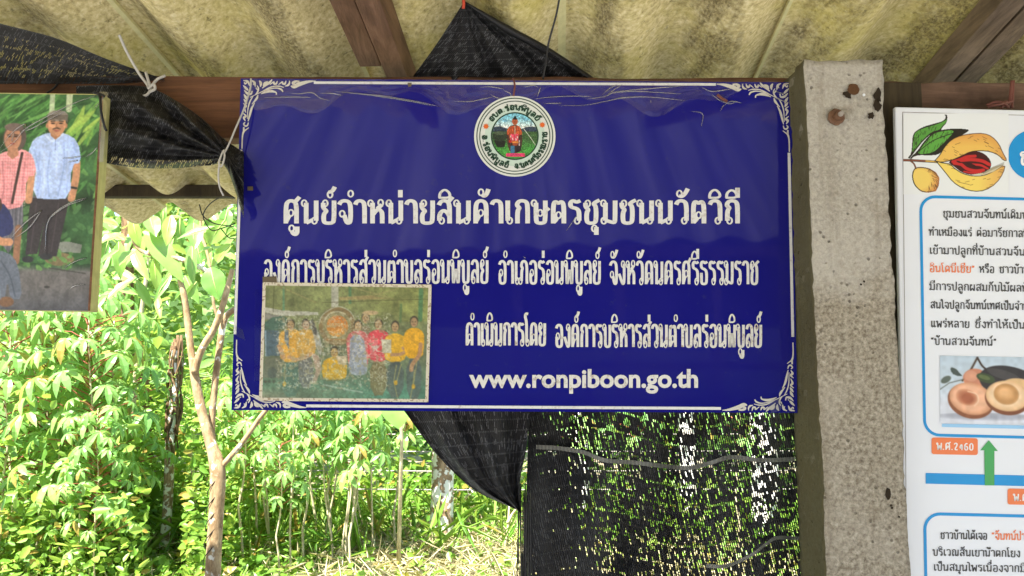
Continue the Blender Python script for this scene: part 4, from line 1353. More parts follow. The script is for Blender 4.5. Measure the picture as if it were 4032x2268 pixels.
# woman in the pink checked shirt
p.poly([(30, 800), (110, 790), (115, 900), (60, 1000), (28, 960)], (90, 88, 98)); p.mottle((4, 60), .3, 18, p.inpoly([(30, 800), (115, 790), (115, 1000), (28, 1000)])); p.line([(96, 900), (92, 1030)], 28, (130, 92, 70)); p.line([(140, 690), (132, 790)], 28, SKN); p.line([(-12, 690), (-8, 790)], 26, SKN)
shp = [(-12, 640), (10, 606), (62, 592), (102, 588), (142, 612), (162, 690), (118, 700), (120, 812), (40, 830), (-5, 800), (6, 700)]
p.poly(shp, (206, 122, 128), 1, 1); chk = p.inpoly(shp); p.put(chk * ((np.floor(p.X / 5) % 2) * .25 + (np.floor(p.Y / 6) % 2) * .25), (236, 190, 190)); p.line([(98, 605), (82, 700), (66, 800)], 11, (58, 42, 40))
p.ell(66, 545, 46, 56, (78, 66, 62)); p.ell(58, 548, 34, 46, (170, 118, 92)); p.ell(44, 540, 7, 3, (48, 36, 32)); p.ell(70, 540, 7, 3, (48, 36, 32)); p.ell(58, 568, 9, 3, (150, 60, 60)); p.poly([(40, 585), (80, 585), (85, 612), (60, 630), (38, 612)], (160, 110, 86)); p.ell(62, 503, 38, 16, (96, 80, 76)); p.line([(36, 534), (50, 532)], 4, (60, 46, 42)); p.line([(62, 532), (78, 534)], 4, (60, 46, 42)); p.line([(57, 540), (54, 556), (60, 558)], 4, (136, 90, 70))
# seated man with jeans, and a person in orange at the cut edge
p.ell(-60, 575, 34, 44, (70, 58, 52)); p.ell(-60, 582, 27, 36, (172, 122, 92)); p.poly([(-105, 720), (-15, 720), (-20, 960), (-100, 960)], (60, 58, 66))
p.poly([(-120, 640), (-20, 620), (14, 680), (12, 720), (-60, 740), (-130, 720)], (214, 84, 34), 1, 1)
p.poly([(-120, 850), (20, 790), (70, 850), (78, 920), (20, 940), (-100, 940)], (40, 44, 86), 1, 1); p.ell(0, 810, 26, 34, (60, 44, 38)); p.line([(-30, 900), (20, 950), (62, 955)], 30, SKN, 1, 1)
p.poly([(-80, 1000), (20, 985), (85, 1010), (110, 1080), (125, 1180), (75, 1180), (60, 1100), (50, 1195), (14, 1200), (-10, 1080)], (88, 94, 108), 1, 1); p.ell(58, 1190, 32, 20, (104, 74, 54)); p.mottle(7, .10, 31)
for q in ([(160, 640), (175, 700), (168, 770)], [(210, 600), (204, 690), (215, 775)], [(262, 560), (268, 650), (250, 770)], [(300, 560), (312, 600)], [(146, 590), (160, 640)]): p.line(q, 7, (118, 140, 196), .45, 1)
for q in ([(185, 600), (192, 700), (188, 775)], [(236, 600), (240, 700)], [(285, 600), (280, 720)]): p.line(q, 8, (188, 202, 236), .45, 1)
for q in ([(20, 640), (30, 740), (22, 800)], [(110, 640), (104, 760)], [(60, 720), (58, 820)]): p.line(q, 6, (160, 84, 96), .5, 1)
p.line([(215, 850), (218, 1000)], 7, (28, 24, 28), .7); p.line([(255, 800), (235, 990)], 5, (70, 62, 66), .6); p.line([(165, 800), (150, 990)], 5, (70, 62, 66), .6)
p.line([(30, 1030), (70, 1090), (95, 1170)], 6, (60, 66, 78), .7, 1); p.line([(15, 1060), (35, 1180)], 5, (112, 118, 132), .7, 1)
p.ell(250, 505, 9, 14, (156, 106, 80), .4)
p.blur(1); p.mottle(40, .08, 32); p.mottle(5, .04, 33)
p.put(np.ones(p.X.shape), (150, 158, 146), .10); p.c = np.clip(p.c * 1.14, 0, 255)


def lmap(x, y):
    t = (y - 372) / 850.0
    k = (x + 520) / 922.0
    xr = 403 + (348 - 403) * t
    return lp.at(-520 + k * (xr + 520), y + .012 * (x - 200), .0012)


# the print keeps its traced horizontal positions near the visible edge
_px = p.X.copy()
o = p.build('photograph', lmap, M['print'], pbd); o.location = -Vector(pbd.location)
mbf = MB()
ribbon(mbf, [(405, 372), (378, 800), (352, 1224)], 9, 9, lp.at, .0016)
o = mbf.build('frame_strip', M['redwood'], pbd); o.location = -Vector(pbd.location)
for c in ([(0, 605), (60, 560), (100, 512), (180, 465), (290, 410), (390, 375)], [(0, 590), (45, 530), (100, 490), (110, 515), (200, 470), (300, 420)], [(50, 560), (58, 520)], [(250, 625), (290, 622), (330, 615)], [(270, 640), (310, 632)],
          [(50, 935), (100, 880), (165, 830)], [(60, 940), (120, 895), (168, 828)], [(180, 990), (190, 880), (230, 830), (290, 795), (345, 780)], [(200, 860), (260, 815), (340, 785)],
          [(255, 1055), (300, 1030), (345, 1015)], [(275, 1140), (300, 1125), (340, 1120)], [(340, 620), (370, 600), (385, 580)], [(375, 430), (420, 372)]):
    q = [lp.at(x, y, .003) for x, y in [tuple(k) for k in spline(c, 5)]]
    m_ = len(q); wr = MB(); wr.tube(q, [.0004 + .0013 * math.sin(math.pi * (i + .3) / (m_ + .3)) for i in range(m_)], 6)
    o = wr.build('film_crease', M['film'], pbd, True); o.location = -Vector(pbd.location)
wr = MB(); wr.poly([lp.at(*q, .004) for q in ((398, 362), (430, 366), (410, 640), (392, 640))])
o = wr.build('film_edge', M['film'], pbd); o.location = -Vector(pbd.location)

# ------------------------------------------------------------------ white information board
wp = Plane(P(3780, 1200, 1.645), (math.cos(R(-1.45)), 0, math.sin(R(-1.45))), (0, 0, 1))
ib = empty('information_board', 'white information board with a nutmeg drawing and blue-framed Thai text', 'sign', tuple(wp.at(3800, 2268)))


def on_board(mb, name, mat, smooth=False):
    o = mb.build(name, mat, ib, smooth); o.location = -Vector(ib.location); return o


mb = MB()
f_ = [wp.at(x, y, 0) for x, y in ((3524, 420), (4760, 451), (4860, 2740), (3577, 2707))]
mb.hexa([q - wp.n * .012 for q in f_] + f_)
o = on_board(mb, 'panel', M['white_panel']); m_ = o.modifiers.new('bevel', 'BEVEL'); m_.width = .003; m_.segments = 3
M['line'] = mat_plain('grey_groove', (.24, .22, .20), .7, .2)
M['skyblue'] = mat_plain('blue_ink', (.012, .27, .62), .4, .35, .05)
M['darkink'] = mat_plain('dark_grey_ink', (.055, .055, .055), .5, .3, .1)
M['tagorange'] = mat_plain('tag_orange', (.76, .20, .07), .4, .35, .05)
M['arrowgreen'] = mat_plain('arrow_green', (.06, .34, .10), .4, .35, .06)
M['white'] = mat_plain('white_ink', (.78, .78, .77), .4, .3, .03)
gr_ = bar(3553, 442, 4700, 471, 2.2, wp, .0006); ribbon(gr_, [(3553, 442), (3561, 1200), (3572, 2600)], 2.2, 2.2, wp.at, .0007)
on_board(gr_, 'groove', M['line'])


def rrect(x0, y0, x1, y1, r_, w, sl=.025, lean=.018):
    pts = []
    for cx, cy, a0 in ((x1 - r_, y0 + r_, -90), (x1 - r_, y1 - r_, 0), (x0 + r_, y1 - r_, 90), (x0 + r_, y0 + r_, 180)):
        for k in range(9):
            a = R(a0 + 90 * k / 8); pts.append((cx + r_ * math.cos(a), cy + r_ * math.sin(a)))
    pts.append(pts[0])
    pts = [(x + (y - y0) * lean, y + (x - x0) * sl) for x, y in pts]
    mb = MB(); ribbon(mb, pts, w, w, wp.at, .0009); return mb


on_board(rrect(3624, 774, 4620, 1712, 58, 11), 'text_frame', M['skyblue'])
on_board(rrect(3640, 2022, 4640, 2660, 62, 12), 'text_frame', M['skyblue'])


def filled(pts, off):
    mb = MB(); mb.poly([wp.at(x, y, off) for x, y in pts]); return mb


on_board(filled([((4066 if math.cos(a) < 0 else 4600) + 98 * math.cos(a), 610 + 98 * math.sin(a)) for a in [2 * math.pi * k / 48 for k in range(48)]], .0009), 'title_badge', M['skyblue'])
mb = MB(); line_text(mb, 'ข', 4012, 4060, 650, 52, 11, 9, wp.at, .0014); on_board(mb, 'title_lettering', M['white'])
on_board(filled([(3644, 1862), (4700, 1889), (4700, 1931), (3644, 1904)], .0009), 'timeline_bar', M['skyblue'])
on_board(filled([(3892, 1733), (3928, 1776), (3914, 1775), (3914, 1911), (3876, 1911), (3874, 1772), (3858, 1773)], .0014), 'arrow', M['arrowgreen'])


def tagbox(x0, y0, x1, y1, r_=9, sl=.02):
    pts = []
    for cx, cy, a0 in ((x1 - r_, y0 + r_, -90), (x1 - r_, y1 - r_, 0), (x0 + r_, y1 - r_, 90), (x0 + r_, y0 + r_, 180)):
        for k in range(5):
            a = R(a0 + 90 * k / 4); x, y = cx + r_ * math.cos(a), cy + r_ * math.sin(a)
            pts.append((x, y + (x - x0) * sl))
    return filled(pts, .0011)


on_board(tagbox(3667, 1722, 3849, 1788), 'year_tag', M['tagorange'])
on_board(tagbox(3966, 1923, 4150, 1986), 'year_tag', M['tagorange'])
mb = MB(); line_text(mb, 'พ.ศ.2460', 3686, 3832, 1770, 27, 5.2, 4.2, wp.at, .0015, .02); on_board(mb, 'year_lettering', M['white']); mb = MB(); line_text(mb, 'พ.ศ', 3988, 4045, 1971, 27, 5.2, 4.2, wp.at, .0015, .02)
on_board(mb, 'year_lettering', M['white'])
SL = .018
for t, x0, x1, yb in (('ชุมชนสวนจันทน์เดิมป', 3712, 4044, 856), ('ทำเหมืองแร่', 3657, 3826, 928), ('ต่อมารัชกาลที่', 3844, 4048, 931), ('เข้ามาปลูกที่บ้านสวนจัน', 3659, 4034, 1000),
                      ('หรือ', 3855, 3914, 1074), ('ชาวบ้าน', 3934, 4050, 1075), ('มีการปลูกผสมกับไม้ผลท้', 3659, 4044, 1142), ('สนใจปลูกจันทน์เทศเป็นจำน', 3662, 4050, 1214),
                      ('แพร่หลาย', 3664, 3816, 1288), ('ซึ่งทำให้เป็น', 3837, 4034, 1291), ('“บ้านสวนจันทน์”', 3664, 3922, 1357),
                      ('ชาวบ้านได้เจอ', 3702, 3886, 2121), ('บริเวณสันเขาน้ำตกโยง', 3672, 4016, 2187), ('เป็นสมุนไพรเนื่องจากมีเ', 3675, 4050, 2246)):
    dk = MB(); line_text(dk, t, x0, x1, yb, 25, 4.6, 3.6, wp.at, .0010, SL, .75)
    on_board(dk, 'lettering', M['darkink'])
for t, x0, x1, yb, lb in (('อินโดนีเซีย”', 3659, 3836, 1071, 'orange word starting the fourth text line'), ('“จันทน์ป่า', 3903, 4036, 2124, 'orange word in the lower text frame')):
    og = MB(); line_text(og, t, x0, x1, yb, 25, 4.6, 3.6, wp.at, .0010, SL, .75)
    o = on_board(og, 'lettering', M['tagorange']); o['label'] = lb

# nutmeg drawing, painted in the coordinates of a close crop
WB = (222, 226, 228)
p = Paint(275, 170, 1775, 1325, 300, 231, (222, 226, 228))
INK = (38, 34, 26)
lf1 = [(330, 815), (390, 740), (400, 600), (405, 500), (440, 430), (560, 360), (720, 315), (830, 285), (870, 250), (880, 210), (855, 190), (895, 183), (905, 240), (890, 310), (830, 370), (810, 420), (700, 440), (560, 560), (450, 700), (380, 800)]
p.poly(lf1, INK, 1, 1)
p.poly([(400, 740), (415, 600), (420, 500), (460, 430), (570, 380), (730, 335), (850, 290), (900, 250), (885, 300), (820, 360), (790, 405), (680, 430), (560, 540), (450, 680)], (86, 150, 62), 1, 1)
lf2 = [(350, 825), (480, 700), (560, 580), (690, 440), (850, 400), (1000, 385), (1120, 390), (1228, 405), (1150, 460), (1060, 510), (960, 600), (850, 700), (760, 765), (620, 770), (500, 765), (420, 790)]
p.poly(lf2, INK, 1, 1)
p.poly([(470, 745), (540, 650), (600, 570), (700, 460), (830, 425), (960, 410), (1000, 430), (920, 520), (820, 620), (700, 730), (560, 750)], (92, 160, 66), 1, 1)
p.line([(380, 820), (520, 690), (700, 560), (900, 480), (1100, 420)], 12, INK, 1, 1); p.line([(360, 810), (480, 640), (620, 490), (720, 430)], 11, INK, 1, 1)
r_ = np.random.default_rng(11)
m1 = np.clip(p.inpoly(lf1) + p.inpoly(lf2), 0, 1)
for _ in range(150):
    x, y = r_.uniform(410, 1080), r_.uniform(300, 760); L = r_.uniform(15, 60)
    s_ = p.c.copy(); p.line([(x, y), (x - L * .35, y + L)], 6, INK, .85); p.c = np.where((m1 > .5)[..., None], p.c, s_)
p.line([(275, 838), (400, 840), (560, 850), (760, 862)], 34, INK); p.line([(275, 838), (400, 840), (600, 850)], 22, (132, 78, 60)); p.line([(600, 850), (760, 860)], 22, (206, 170, 80)); p.line([(380, 850), (425, 890), (450, 945)], 22, INK, 1, 1); p.line([(380, 850), (425, 890), (448, 940)], 12, (140, 84, 58), 1, 1)
up = [(720, 850), (800, 760), (860, 650), (960, 545), (1100, 485), (1260, 460), (1420, 455), (1540, 500), (1640, 610), (1690, 730), (1755, 845), (1700, 840), (1640, 770), (1520, 715), (1380, 700), (1230, 715), (1100, 780), (960, 840), (820, 870)]
lo = [(740, 850), (840, 880), (940, 890), (1010, 960), (1120, 1030), (1260, 1065), (1420, 1060), (1560, 1000), (1730, 895), (1700, 1020), (1600, 1170), (1440, 1270), (1280, 1285), (1120, 1240), (980, 1150), (880, 1020)]
for sh_, cc in ((up, (226, 184, 92)), (lo, (232, 206, 104))):
    p.poly(sh_, cc, 1, 1); p.line(smooth_line(sh_ + [sh_[0]], 1), 11, INK)
mu = p.inpoly(smooth_line(up, 1, True)); ml = p.inpoly(smooth_line(lo, 1, True))
p.put(mu * np.clip((640 - p.Y) / 160, 0, 1) * .6, (206, 136, 70)); p.put(mu * np.clip((p.X - 1450) / 250, 0, 1) * .6, (200, 138, 78)); p.put(ml * np.clip((p.X - 1350) / 300, 0, 1) * .6, (212, 150, 86))
p.poly([(900, 860), (1060, 790), (1220, 720), (1330, 705), (1440, 750), (1520, 840), (1530, 930), (1480, 1010), (1360, 1045), (1230, 1050), (1100, 1010), (1000, 930)], (64, 22, 22), 1, 1)
for q, w_ in (([(980, 860), (1080, 830), (1180, 790), (1300, 780)], 40), ([(1000, 880), (1100, 900), (1180, 960), (1300, 990), (1420, 980)], 44), ([(1100, 840), (1250, 830), (1400, 850), (1500, 900)], 46), ([(1260, 900), (1380, 910), (1480, 960)], 30), ([(1140, 1000), (1260, 1020), (1380, 1010)], 24)):
    p.line(q, w_, (190, 44, 42), 1, 1)
p.ell(1240, 905, 75, 20, (58, 20, 20), 1, 18); p.ell(1065, 862, 35, 12, (58, 20, 20), 1, 20)
p.poly([(1250, 1045), (1420, 1015), (1560, 930), (1725, 890), (1560, 1000), (1420, 1050)], (196, 188, 160)); 
for k in range(16): p.line([(1420 + k * 18, 1030 - k * 8), (1440 + k * 18, 985 - k * 8)], 5, INK, .8)
for _ in range(90):
    x, y = r_.uniform(800, 1700), r_.uniform(470, 1270); L = r_.uniform(20, 90); s_ = p.c.copy()
    sl_ = -.35 if y < 640 and x < 1250 else (.5 if y < 760 else (.25 if x < 1150 else -.25))
    p.line([(x, y), (x + L, y + L * sl_)], 6, (96, 58, 30), .8); p.c = np.where(((mu + ml) > .5)[..., None], p.c, s_)
nut = [(440, 945), (520, 930), (640, 950), (740, 1010), (790, 1090), (780, 1200), (740, 1280), (620, 1305), (520, 1285), (430, 1200), (395, 1090), (405, 1000)]
p.poly(nut, INK, 1, 1); p.poly([(450, 958), (520, 945), (635, 965), (725, 1020), (775, 1095), (765, 1195), (725, 1268), (620, 1290), (525, 1270), (445, 1195), (410, 1090), (420, 1005)], (230, 200, 104), 1, 1)
mn = p.inpoly(nut); p.put(mn * np.clip((np.hypot(p.X - 520, p.Y - 1110) - 130) / 120, 0, 1) * .75, (196, 124, 70))
for _ in range(60):
    a = r_.uniform(-1.3, 1.7); rr_ = r_.uniform(120, 230); x, y = 560 + rr_ * math.cos(a), 1110 + rr_ * math.sin(a); s_ = p.c.copy()
    p.line([(x, y), (x + 26 * math.cos(a + .7), y + 36 * math.sin(a + .7))], 6, (84, 52, 30), .8); p.c = np.where((mn > .5)[..., None], p.c, s_)
o = p.build('fruit_drawing', lambda x, y: wp.at(3480 + x / 3.623, 400 + y / 3.623, .0012), M['print'], ib); o.location = -Vector(ib.location)
# photo of cut nutmeg fruit (crop coordinates: x from 2688, scale 1.917)
p = Paint(1940, 1235, 2900, 1745, 260, 138, (190, 204, 216))
p.put(np.clip((p.Y - 1480) / 120, 0, 1), (206, 211, 222)); p.put(np.clip((1450 - p.Y) / 220, 0, 1) * .5, (168, 188, 204))
for k in range(12): p.ell(2300, 1690 - k, 420 - k * 14, 30 - k, (150, 154, 168), .12)
p.line([(2222, 1245), (2170, 1340), (2110, 1420)], 15, (74, 58, 46), 1, 1); p.line([(2222, 1245), (2262, 1310), (2320, 1350)], 14, (62, 50, 44), 1, 1)
p.ell(2205, 1400, 92, 72, (196, 132, 104)); p.ell(2175, 1385, 50, 40, (214, 160, 132), .7)
p.ell(2480, 1440, 250, 130, (52, 50, 52), 1, 14); p.ell(2420, 1370, 130, 34, (84, 82, 82), .6, 16); p.ell(2560, 1500, 170, 100, (214, 178, 130), 1, 14)
p.ell(2285, 1398, 72, 34, (62, 76, 50), 1, 16); p.ell(2275, 1392, 44, 16, (104, 118, 74), .8, 16)
p.poly([(2015, 1318), (2060, 1330), (2090, 1365), (2112, 1388), (2070, 1386), (2028, 1368)], (72, 82, 78), 1, 1); p.ell(1985, 1415, 42, 24, (88, 98, 90), 1, -30); p.line([(1940, 1490), (2010, 1440), (2120, 1410)], 6, (84, 88, 78))
p.ell(2172, 1572, 176, 132, (134, 84, 58), 1, 14)
for k in range(10): p.ell(2176 - k, 1556 - k * .6, 168 - k * 4, 120 - k * 3.4, (206 + k * 2.4, 150 + k * 3, 114 + k * 3.4), .7, 14)
for k in range(8): p.ell(2140 + k, 1545 + k, 84 - k * 6, 62 - k * 4, (206 - k * 7, 146 - k * 8, 112 - k * 7), .6, 18)
p.line([(2150, 1500), (2215, 1520), (2230, 1570), (2200, 1610)], 9, (236, 202, 172), .8, 1)
p.ell(2450, 1548, 172, 126, (122, 74, 50), 1, 6)
for k in range(10): p.ell(2448 - k, 1530 - k * .5, 164 - k * 5, 116 - k * 4, (224 + k, 184 + k * 2, 138 + k * 3), .7, 6)
for k in range(9): p.ell(2440 - k * 2, 1516 - k * 2, 96 - k * 8, 80 - k * 7, (176 + k * 7, 128 + k * 7, 76 + k * 7), .7, 10)
p.ell(2720, 1580, 130, 100, (206, 158, 118)); p.blur(2); p.mottle(30, .05, 3)
yo = 756


def nutpix(x, y): return wp.at(2688 + x / 1.917, yo + y / 1.917 + (x - 1940) / 1.917 * .02, .0012)


# stretch the lower strip so the fruit fills the printed rectangle
p.Y = 1235 + (p.Y - 1235) * (1745 - 1235) / (1745 - 1235)
o = p.build('fruit_photo', nutpix, M['print'], ib); o.location = -Vector(ib.location)
on_board(filled([(3708, 1668), (4250, 1680), (4250, 1694), (3708, 1681)], .0010), 'photo_edge', mat_plain('pale_blue_ink', (.30, .55, .80), .4, .3, .05))

# ------------------------------------------------------------------ shade nets
def net_grid(mapf, nu, nv, uvf, densf, name, mat, parent=None):
    pts = []; uvs = []; dn = []
    for j in range(nv):
        for i in range(nu):
            u, v = i / (nu - 1), j / (nv - 1)
            pts.append(tuple(mapf(u, v))); uvs.append(uvf(u, v)); dn.append(densf(u, v))
    mb = MB(); mb.quadgrid(pts, nu, nv)
    me = mb.mesh(name, True)
    ul = me.uv_layers.new(name='UVMap')
    for lo_ in me.loops: ul.data[lo_.index].uv = uvs[lo_.vertex_index]
    at = me.attributes.new('dens', 'FLOAT', 'POINT'); at.data.foreach_set('value', dn)
    return link(name, me, mat, parent)


M['net'] = mat_net('black_shade_net', .42, 165, 60, -.62, .05)
M['netdark'] = mat_net('black_shade_net_doubled', -.45, 120, 44, .5, .11, 1.0)
M['netflap'] = mat_net('black_shade_net_loose', .30, 150, 30, .35, .09, 1.0)


def curve_fn(pts):
    q = [tuple(k) for k in spline(pts, 16)]
    L = [0]
    for a, b in zip(q[:-1], q[1:]): L.append(L[-1] + math.hypot(b[0] - a[0], b[1] - a[1]))

    def f(t):
        s_ = t * L[-1]
        for i in range(len(L) - 1):
            if s_ <= L[i + 1]:
                k = (s_ - L[i]) / (L[i + 1] - L[i] + 1e-9); return lerp(q[i][0], q[i + 1][0], k), lerp(q[i][1], q[i + 1][1], k)
        return q[-1]
    return f


# A: net thrown over the left beam: upper flap and bundle hanging in front
netA = empty('shade_net', 'black shade net bunched over the left wooden beam and tied with white string', 'shade net', tuple(P(600, 640, 1.70)))
topA = curve_fn([(-200, 30), (0, 92), (220, 150), (420, 232), (648, 312)])
botA = curve_fn([(-200, 330), (0, 330), (220, 330), (420, 330), (648, 322)])


def mA(u, v):
    a, b = topA(u), botA(u)
    return P(lerp(a[0], b[0], v), lerp(a[1], b[1], v), lerp(lerp(1.595, 1.73, v), 1.74, u ** 2) + .012 * math.sin(u * 19 + v * 3) * v)


o = net_grid(mA, 60, 16, lambda u, v: (u * 1.0 + .1 * v, v * .35), lambda u, v: (.8 if v < .16 else .12), 'upper_flap', M['netflap'], netA); o.location = -Vector(netA.location)
topB = curve_fn([(300, 338), (390, 336), (480, 336), (590, 345), (700, 400), (800, 470), (880, 545), (960, 600)])
botB = curve_fn([(300, 620), (370, 625), (430, 645), (560, 662), (700, 662), (820, 652), (890, 662), (960, 860)])


def mB(u, v):
    a, b = topB(u), botB(u)
    x, y = lerp(a[0], b[0], v), lerp(a[1], b[1], v)
    # folds gather towards the tie at (878, 620)
    an = math.atan2(y - 620, x - 900); rr_ = math.hypot(y - 620, x - 900)
    fold = .018 * math.sin(an * 22 + .6 * math.sin(rr_ * .012)) * min(1, rr_ / 160) + .008 * math.sin(x * .045 + y * .03)
    return P(x, y, 1.695 - .05 * math.sin(math.pi * v) ** .7 * min(1, max(0, (x - 400) / 80)) + fold * min(1, max(.0, (x - 380) / 60)))


o = net_grid(mB, 120, 50, lambda u, v: (u * .9 + v * .1, v * .5), lambda u, v: .0 if v < .88 else -.95, 'bundle', M['netdark'], netA); o.location = -Vector(netA.location)
# B: net peak above the sign
netB = empty('shade_net', 'black shade net pulled up to a peak under the roof above the blue sign', 'shade net', tuple(P(1900, 340, 1.80)))
lB = curve_fn([(1825, 10), (1770, 95), (1700, 200), (1560, 390)]); rB = curve_fn([(1829, 8), (1990, 110), (2170, 210), (2420, 380)])


def mN(u, v):
    a, b = lB(v), rB(v)
    x, y = lerp(a[0], b[0], u), lerp(a[1], b[1], u)
    return P(x, y, lerp(1.64, 1.80, v) + .022 * v * math.sin(u * 17) + .012 * v * math.sin(u * 41 + 1) + .018 * math.exp(-((u - .72) / .06) ** 2) * v)


o = net_grid(mN, 80, 40, lambda u, v: (u * .8 * (v + .1), v * .6), lambda u, v: .12, 'net_peak', M['netdark'], netB); o.location = -Vector(netB.location)
hm_ = MB(); pts = [P(*rB(t), lerp(1.635, 1.795, t)) for t in [k / 30 for k in range(31)]]
hm_.tube(pts, [.002 + .007 * min(1, k / 8) for k in range(31)], 6)
o = hm_.build('hem', M['netdark'], netB, True); o.location = -Vector(netB.location)
# C: curtain below the sign
netC = empty('shade_net', 'long black shade net curtain hanging below the blue sign beside the post', 'shade net', tuple(P(2600, 2268, 1.95)))


def mC(u, v):
    xl = lerp(2085, 2040, v) if v < .6 else 2058 + 40 * math.sin(v * 3)
    x = lerp(xl, 3330, u); y = lerp(1560, 2900, v)
    s_ = u * 1.0
    f = .035 * math.sin(s_ * 16 + 1.5 * v) * (1 - .6 * v * 0) + .015 * math.sin(s_ * 37 + 2) + .01 * math.sin(v * 9 + s_ * 7)
    return P(x, y, 1.97 + f)


def dC(u, v):
    yy = lerp(1560, 2900, v); xx = lerp(2060, 3330, u)
    edge = 2110 + (yy - 1640) * .42           # overlapped double layer along the free edge
    d_ = .62 / (1 + math.exp((xx - edge) / 55))
    d_ += .22 * max(0, math.cos(u * 15 + v * 2.2)) ** 3
    d_ -= .06 * (u > .6)
    return d_


o = net_grid(mC, 150, 90, lambda u, v: (u * .95, v * 1.05 + .03 * math.sin(u * 9)), dC, 'curtain', M['net'], netC); o.location = -Vector(netC.location)
# woven selvedge bands across the curtain
bandm, bnt, bb = new_mat('net_selvedge'); w = NT(bnt)
wv = w.n('ShaderNodeTexWave'); wv.inputs['Scale'].default_value = 60; wv.bands_direction = 'X'
w.l(w.coords('UV'), wv.inputs['Vector'])
w.l(w.ramp(wv.outputs['Fac'], [(.45, (.02, .02, .018, 1)), (.6, (.30, .30, .25, 1))]), bb.inputs['Base Color'])
for ctr, wd in (([(2110, 1760), (2200, 1765), (2300, 1782), (2380, 1812), (2500, 1822), (2640, 1838), (2720, 1842), (2800, 1822), (2880, 1800), (3000, 1812), (3130, 1808)], 17), ([(2780, 2228), (2860, 2228), (2950, 2190), (3020, 2140), (3060, 2118), (3150, 2120)], 15)):
    cf = curve_fn(ctr)

    def mS(u, v, cf=cf, wd=wd):
        x, y = cf(u); uu = (x - 2060) / 1270
        f = .035 * math.sin(uu * 16 + .25) + .015 * math.sin(uu * 37 + 2)
        return P(x, y + (v - .5) * wd, 1.955 + f)
    o = net_grid(mS, 100, 3, lambda u, v: (u, v), lambda u, v: 0, 'selvedge_band', bandm, netC); o.location = -Vector(netC.location)
# turned-back fold left of the curtain
inn = curve_fn([(2090, 1560), (2082, 1680), (2070, 1780), (2048, 1900), (2052, 2030)])
out = curve_fn([(1545, 1560), (1600, 1630), (1720, 1790), (1870, 1930), (2046, 2012)])


def mF(u, v):
    a, b = out(v), inn(v)
    x, y = lerp(a[0], b[0], u), lerp(a[1], b[1], u)
    f = .014 * math.sin(u * 15 + v * 3) + .008 * math.sin(u * 31)
    return P(x, y, 1.92 - .05 * math.sin(math.pi * min(1, u * .9)) + f)


o = net_grid(mF, 60, 40, lambda u, v: (u * .55, v * .5), lambda u, v: .12, 'turned_fold', M['netdark'], netC); o.location = -Vector(netC.location)
fr_ = MB()
for k in range(16):
    x0 = rng.uniform(2042, 2092); y0 = rng.uniform(1900, 2030)
    if k < 6: x0 = 2040 + k * 9; y0 = 1995 + rng.uniform(-20, 10)
    pts = [P(x0 + 18 * math.sin(t * 2 + k) * t * .6 - 4 * t, lerp(y0, 2420, t), 1.93 + .006 * (k % 4)) for t in [q / 8 for q in range(9)]]
    fr_.tube(pts, .0011 + .0009 * rng.random(), 5)
o = fr_.build('loose_thread', M['black_wire'], netC); o.location = -Vector(netC.location)

# ------------------------------------------------------------------ strings and wires
def cord(name, segs, rad, mat, label, cat):
    mb = MB()
    for s_ in segs:
        q = [P(*k) for k in [tuple(k) for k in spline(s_, 6)]]
        mb.tube(q, rad, 7)
    return tag(mb.build(name, mat, smooth=True), label, cat)


cord('string', [[(470, 138, 1.64), (500, 205, 1.67), (545, 285, 1.69), (578, 330, 1.685), (584, 345, 1.68)], [(650, 298, 1.70), (620, 312, 1.69), (598, 338, 1.685), (580, 372, 1.68), (535, 385, 1.675)], [(574, 285, 1.69), (588, 330, 1.682), (600, 358, 1.68)], [(582, 350, 1.672), (604, 332, 1.672), (610, 350, 1.672), (590, 362, 1.67)]], .0032, M['cord'],
     'knotted white string tying the black net to the wooden beam', 'string')
cord('string', [[(988, 309, 1.672), (985, 350, 1.672), (960, 430, 1.66), (930, 500, 1.65), (905, 560, 1.645), (885, 600, 1.642)], [(880, 592, 1.64), (868, 620, 1.635), (862, 645, 1.635), (872, 655, 1.635), (884, 620, 1.635), (882, 590, 1.64)], [(862, 655, 1.635), (860, 700, 1.64), (866, 740, 1.65), (880, 770, 1.66)]], .0020, M['cord'],
     'thin pale string from the corner of the blue sign to the gathered net', 'string')
cord('wire', [[(2205, -20, 1.64), (2190, 60, 1.66), (2160, 170, 1.69), (2150, 240, 1.70), (2138, 312, 1.71)]], .0024, M['black_wire'], 'thin black wire hanging from the roof to the top of the blue sign', 'wire')
cord('wire', [[(2020, 308, 1.675), (2027, 335, 1.670), (2022, 378, 1.668)]], .0022, M['copper'], 'short reddish wire over the top edge of the blue sign at the seal', 'wire')
cord('wire', [[(3984, 318, 1.70), (3980, 360, 1.70), (3974, 418, 1.70)], [(3990, 318, 1.70), (3988, 360, 1.70), (3984, 425, 1.70)], [(3885, 415, 1.69), (3920, 402, 1.685), (3955, 408, 1.685), (3972, 425, 1.69)], [(3890, 420, 1.69), (3930, 412, 1.68), (3965, 400, 1.69)], [(3940, 425, 1.69), (3965, 405, 1.69), (3985, 398, 1.69)]], .0034, M['copper'], 'twisted copper wire tying the white board to the grey beam', 'wire')
cord('red_cord', [[(1822, -25, 1.63), (1826, 10, 1.63), (1824, 34, 1.632)]], .0035, M['red_cord'], 'short red cord holding the peak of the black net', 'cord')
cord('wire', [[(372, 362, 1.615), (392, 378, 1.61), (398, 440, 1.608), (412, 500, 1.615), (420, 515, 1.62)], [(368, 365, 1.612), (400, 372, 1.612), (412, 380, 1.612)]], .0028, M['black_wire'], 'black wire looped round the top corner of the photo board', 'wire')

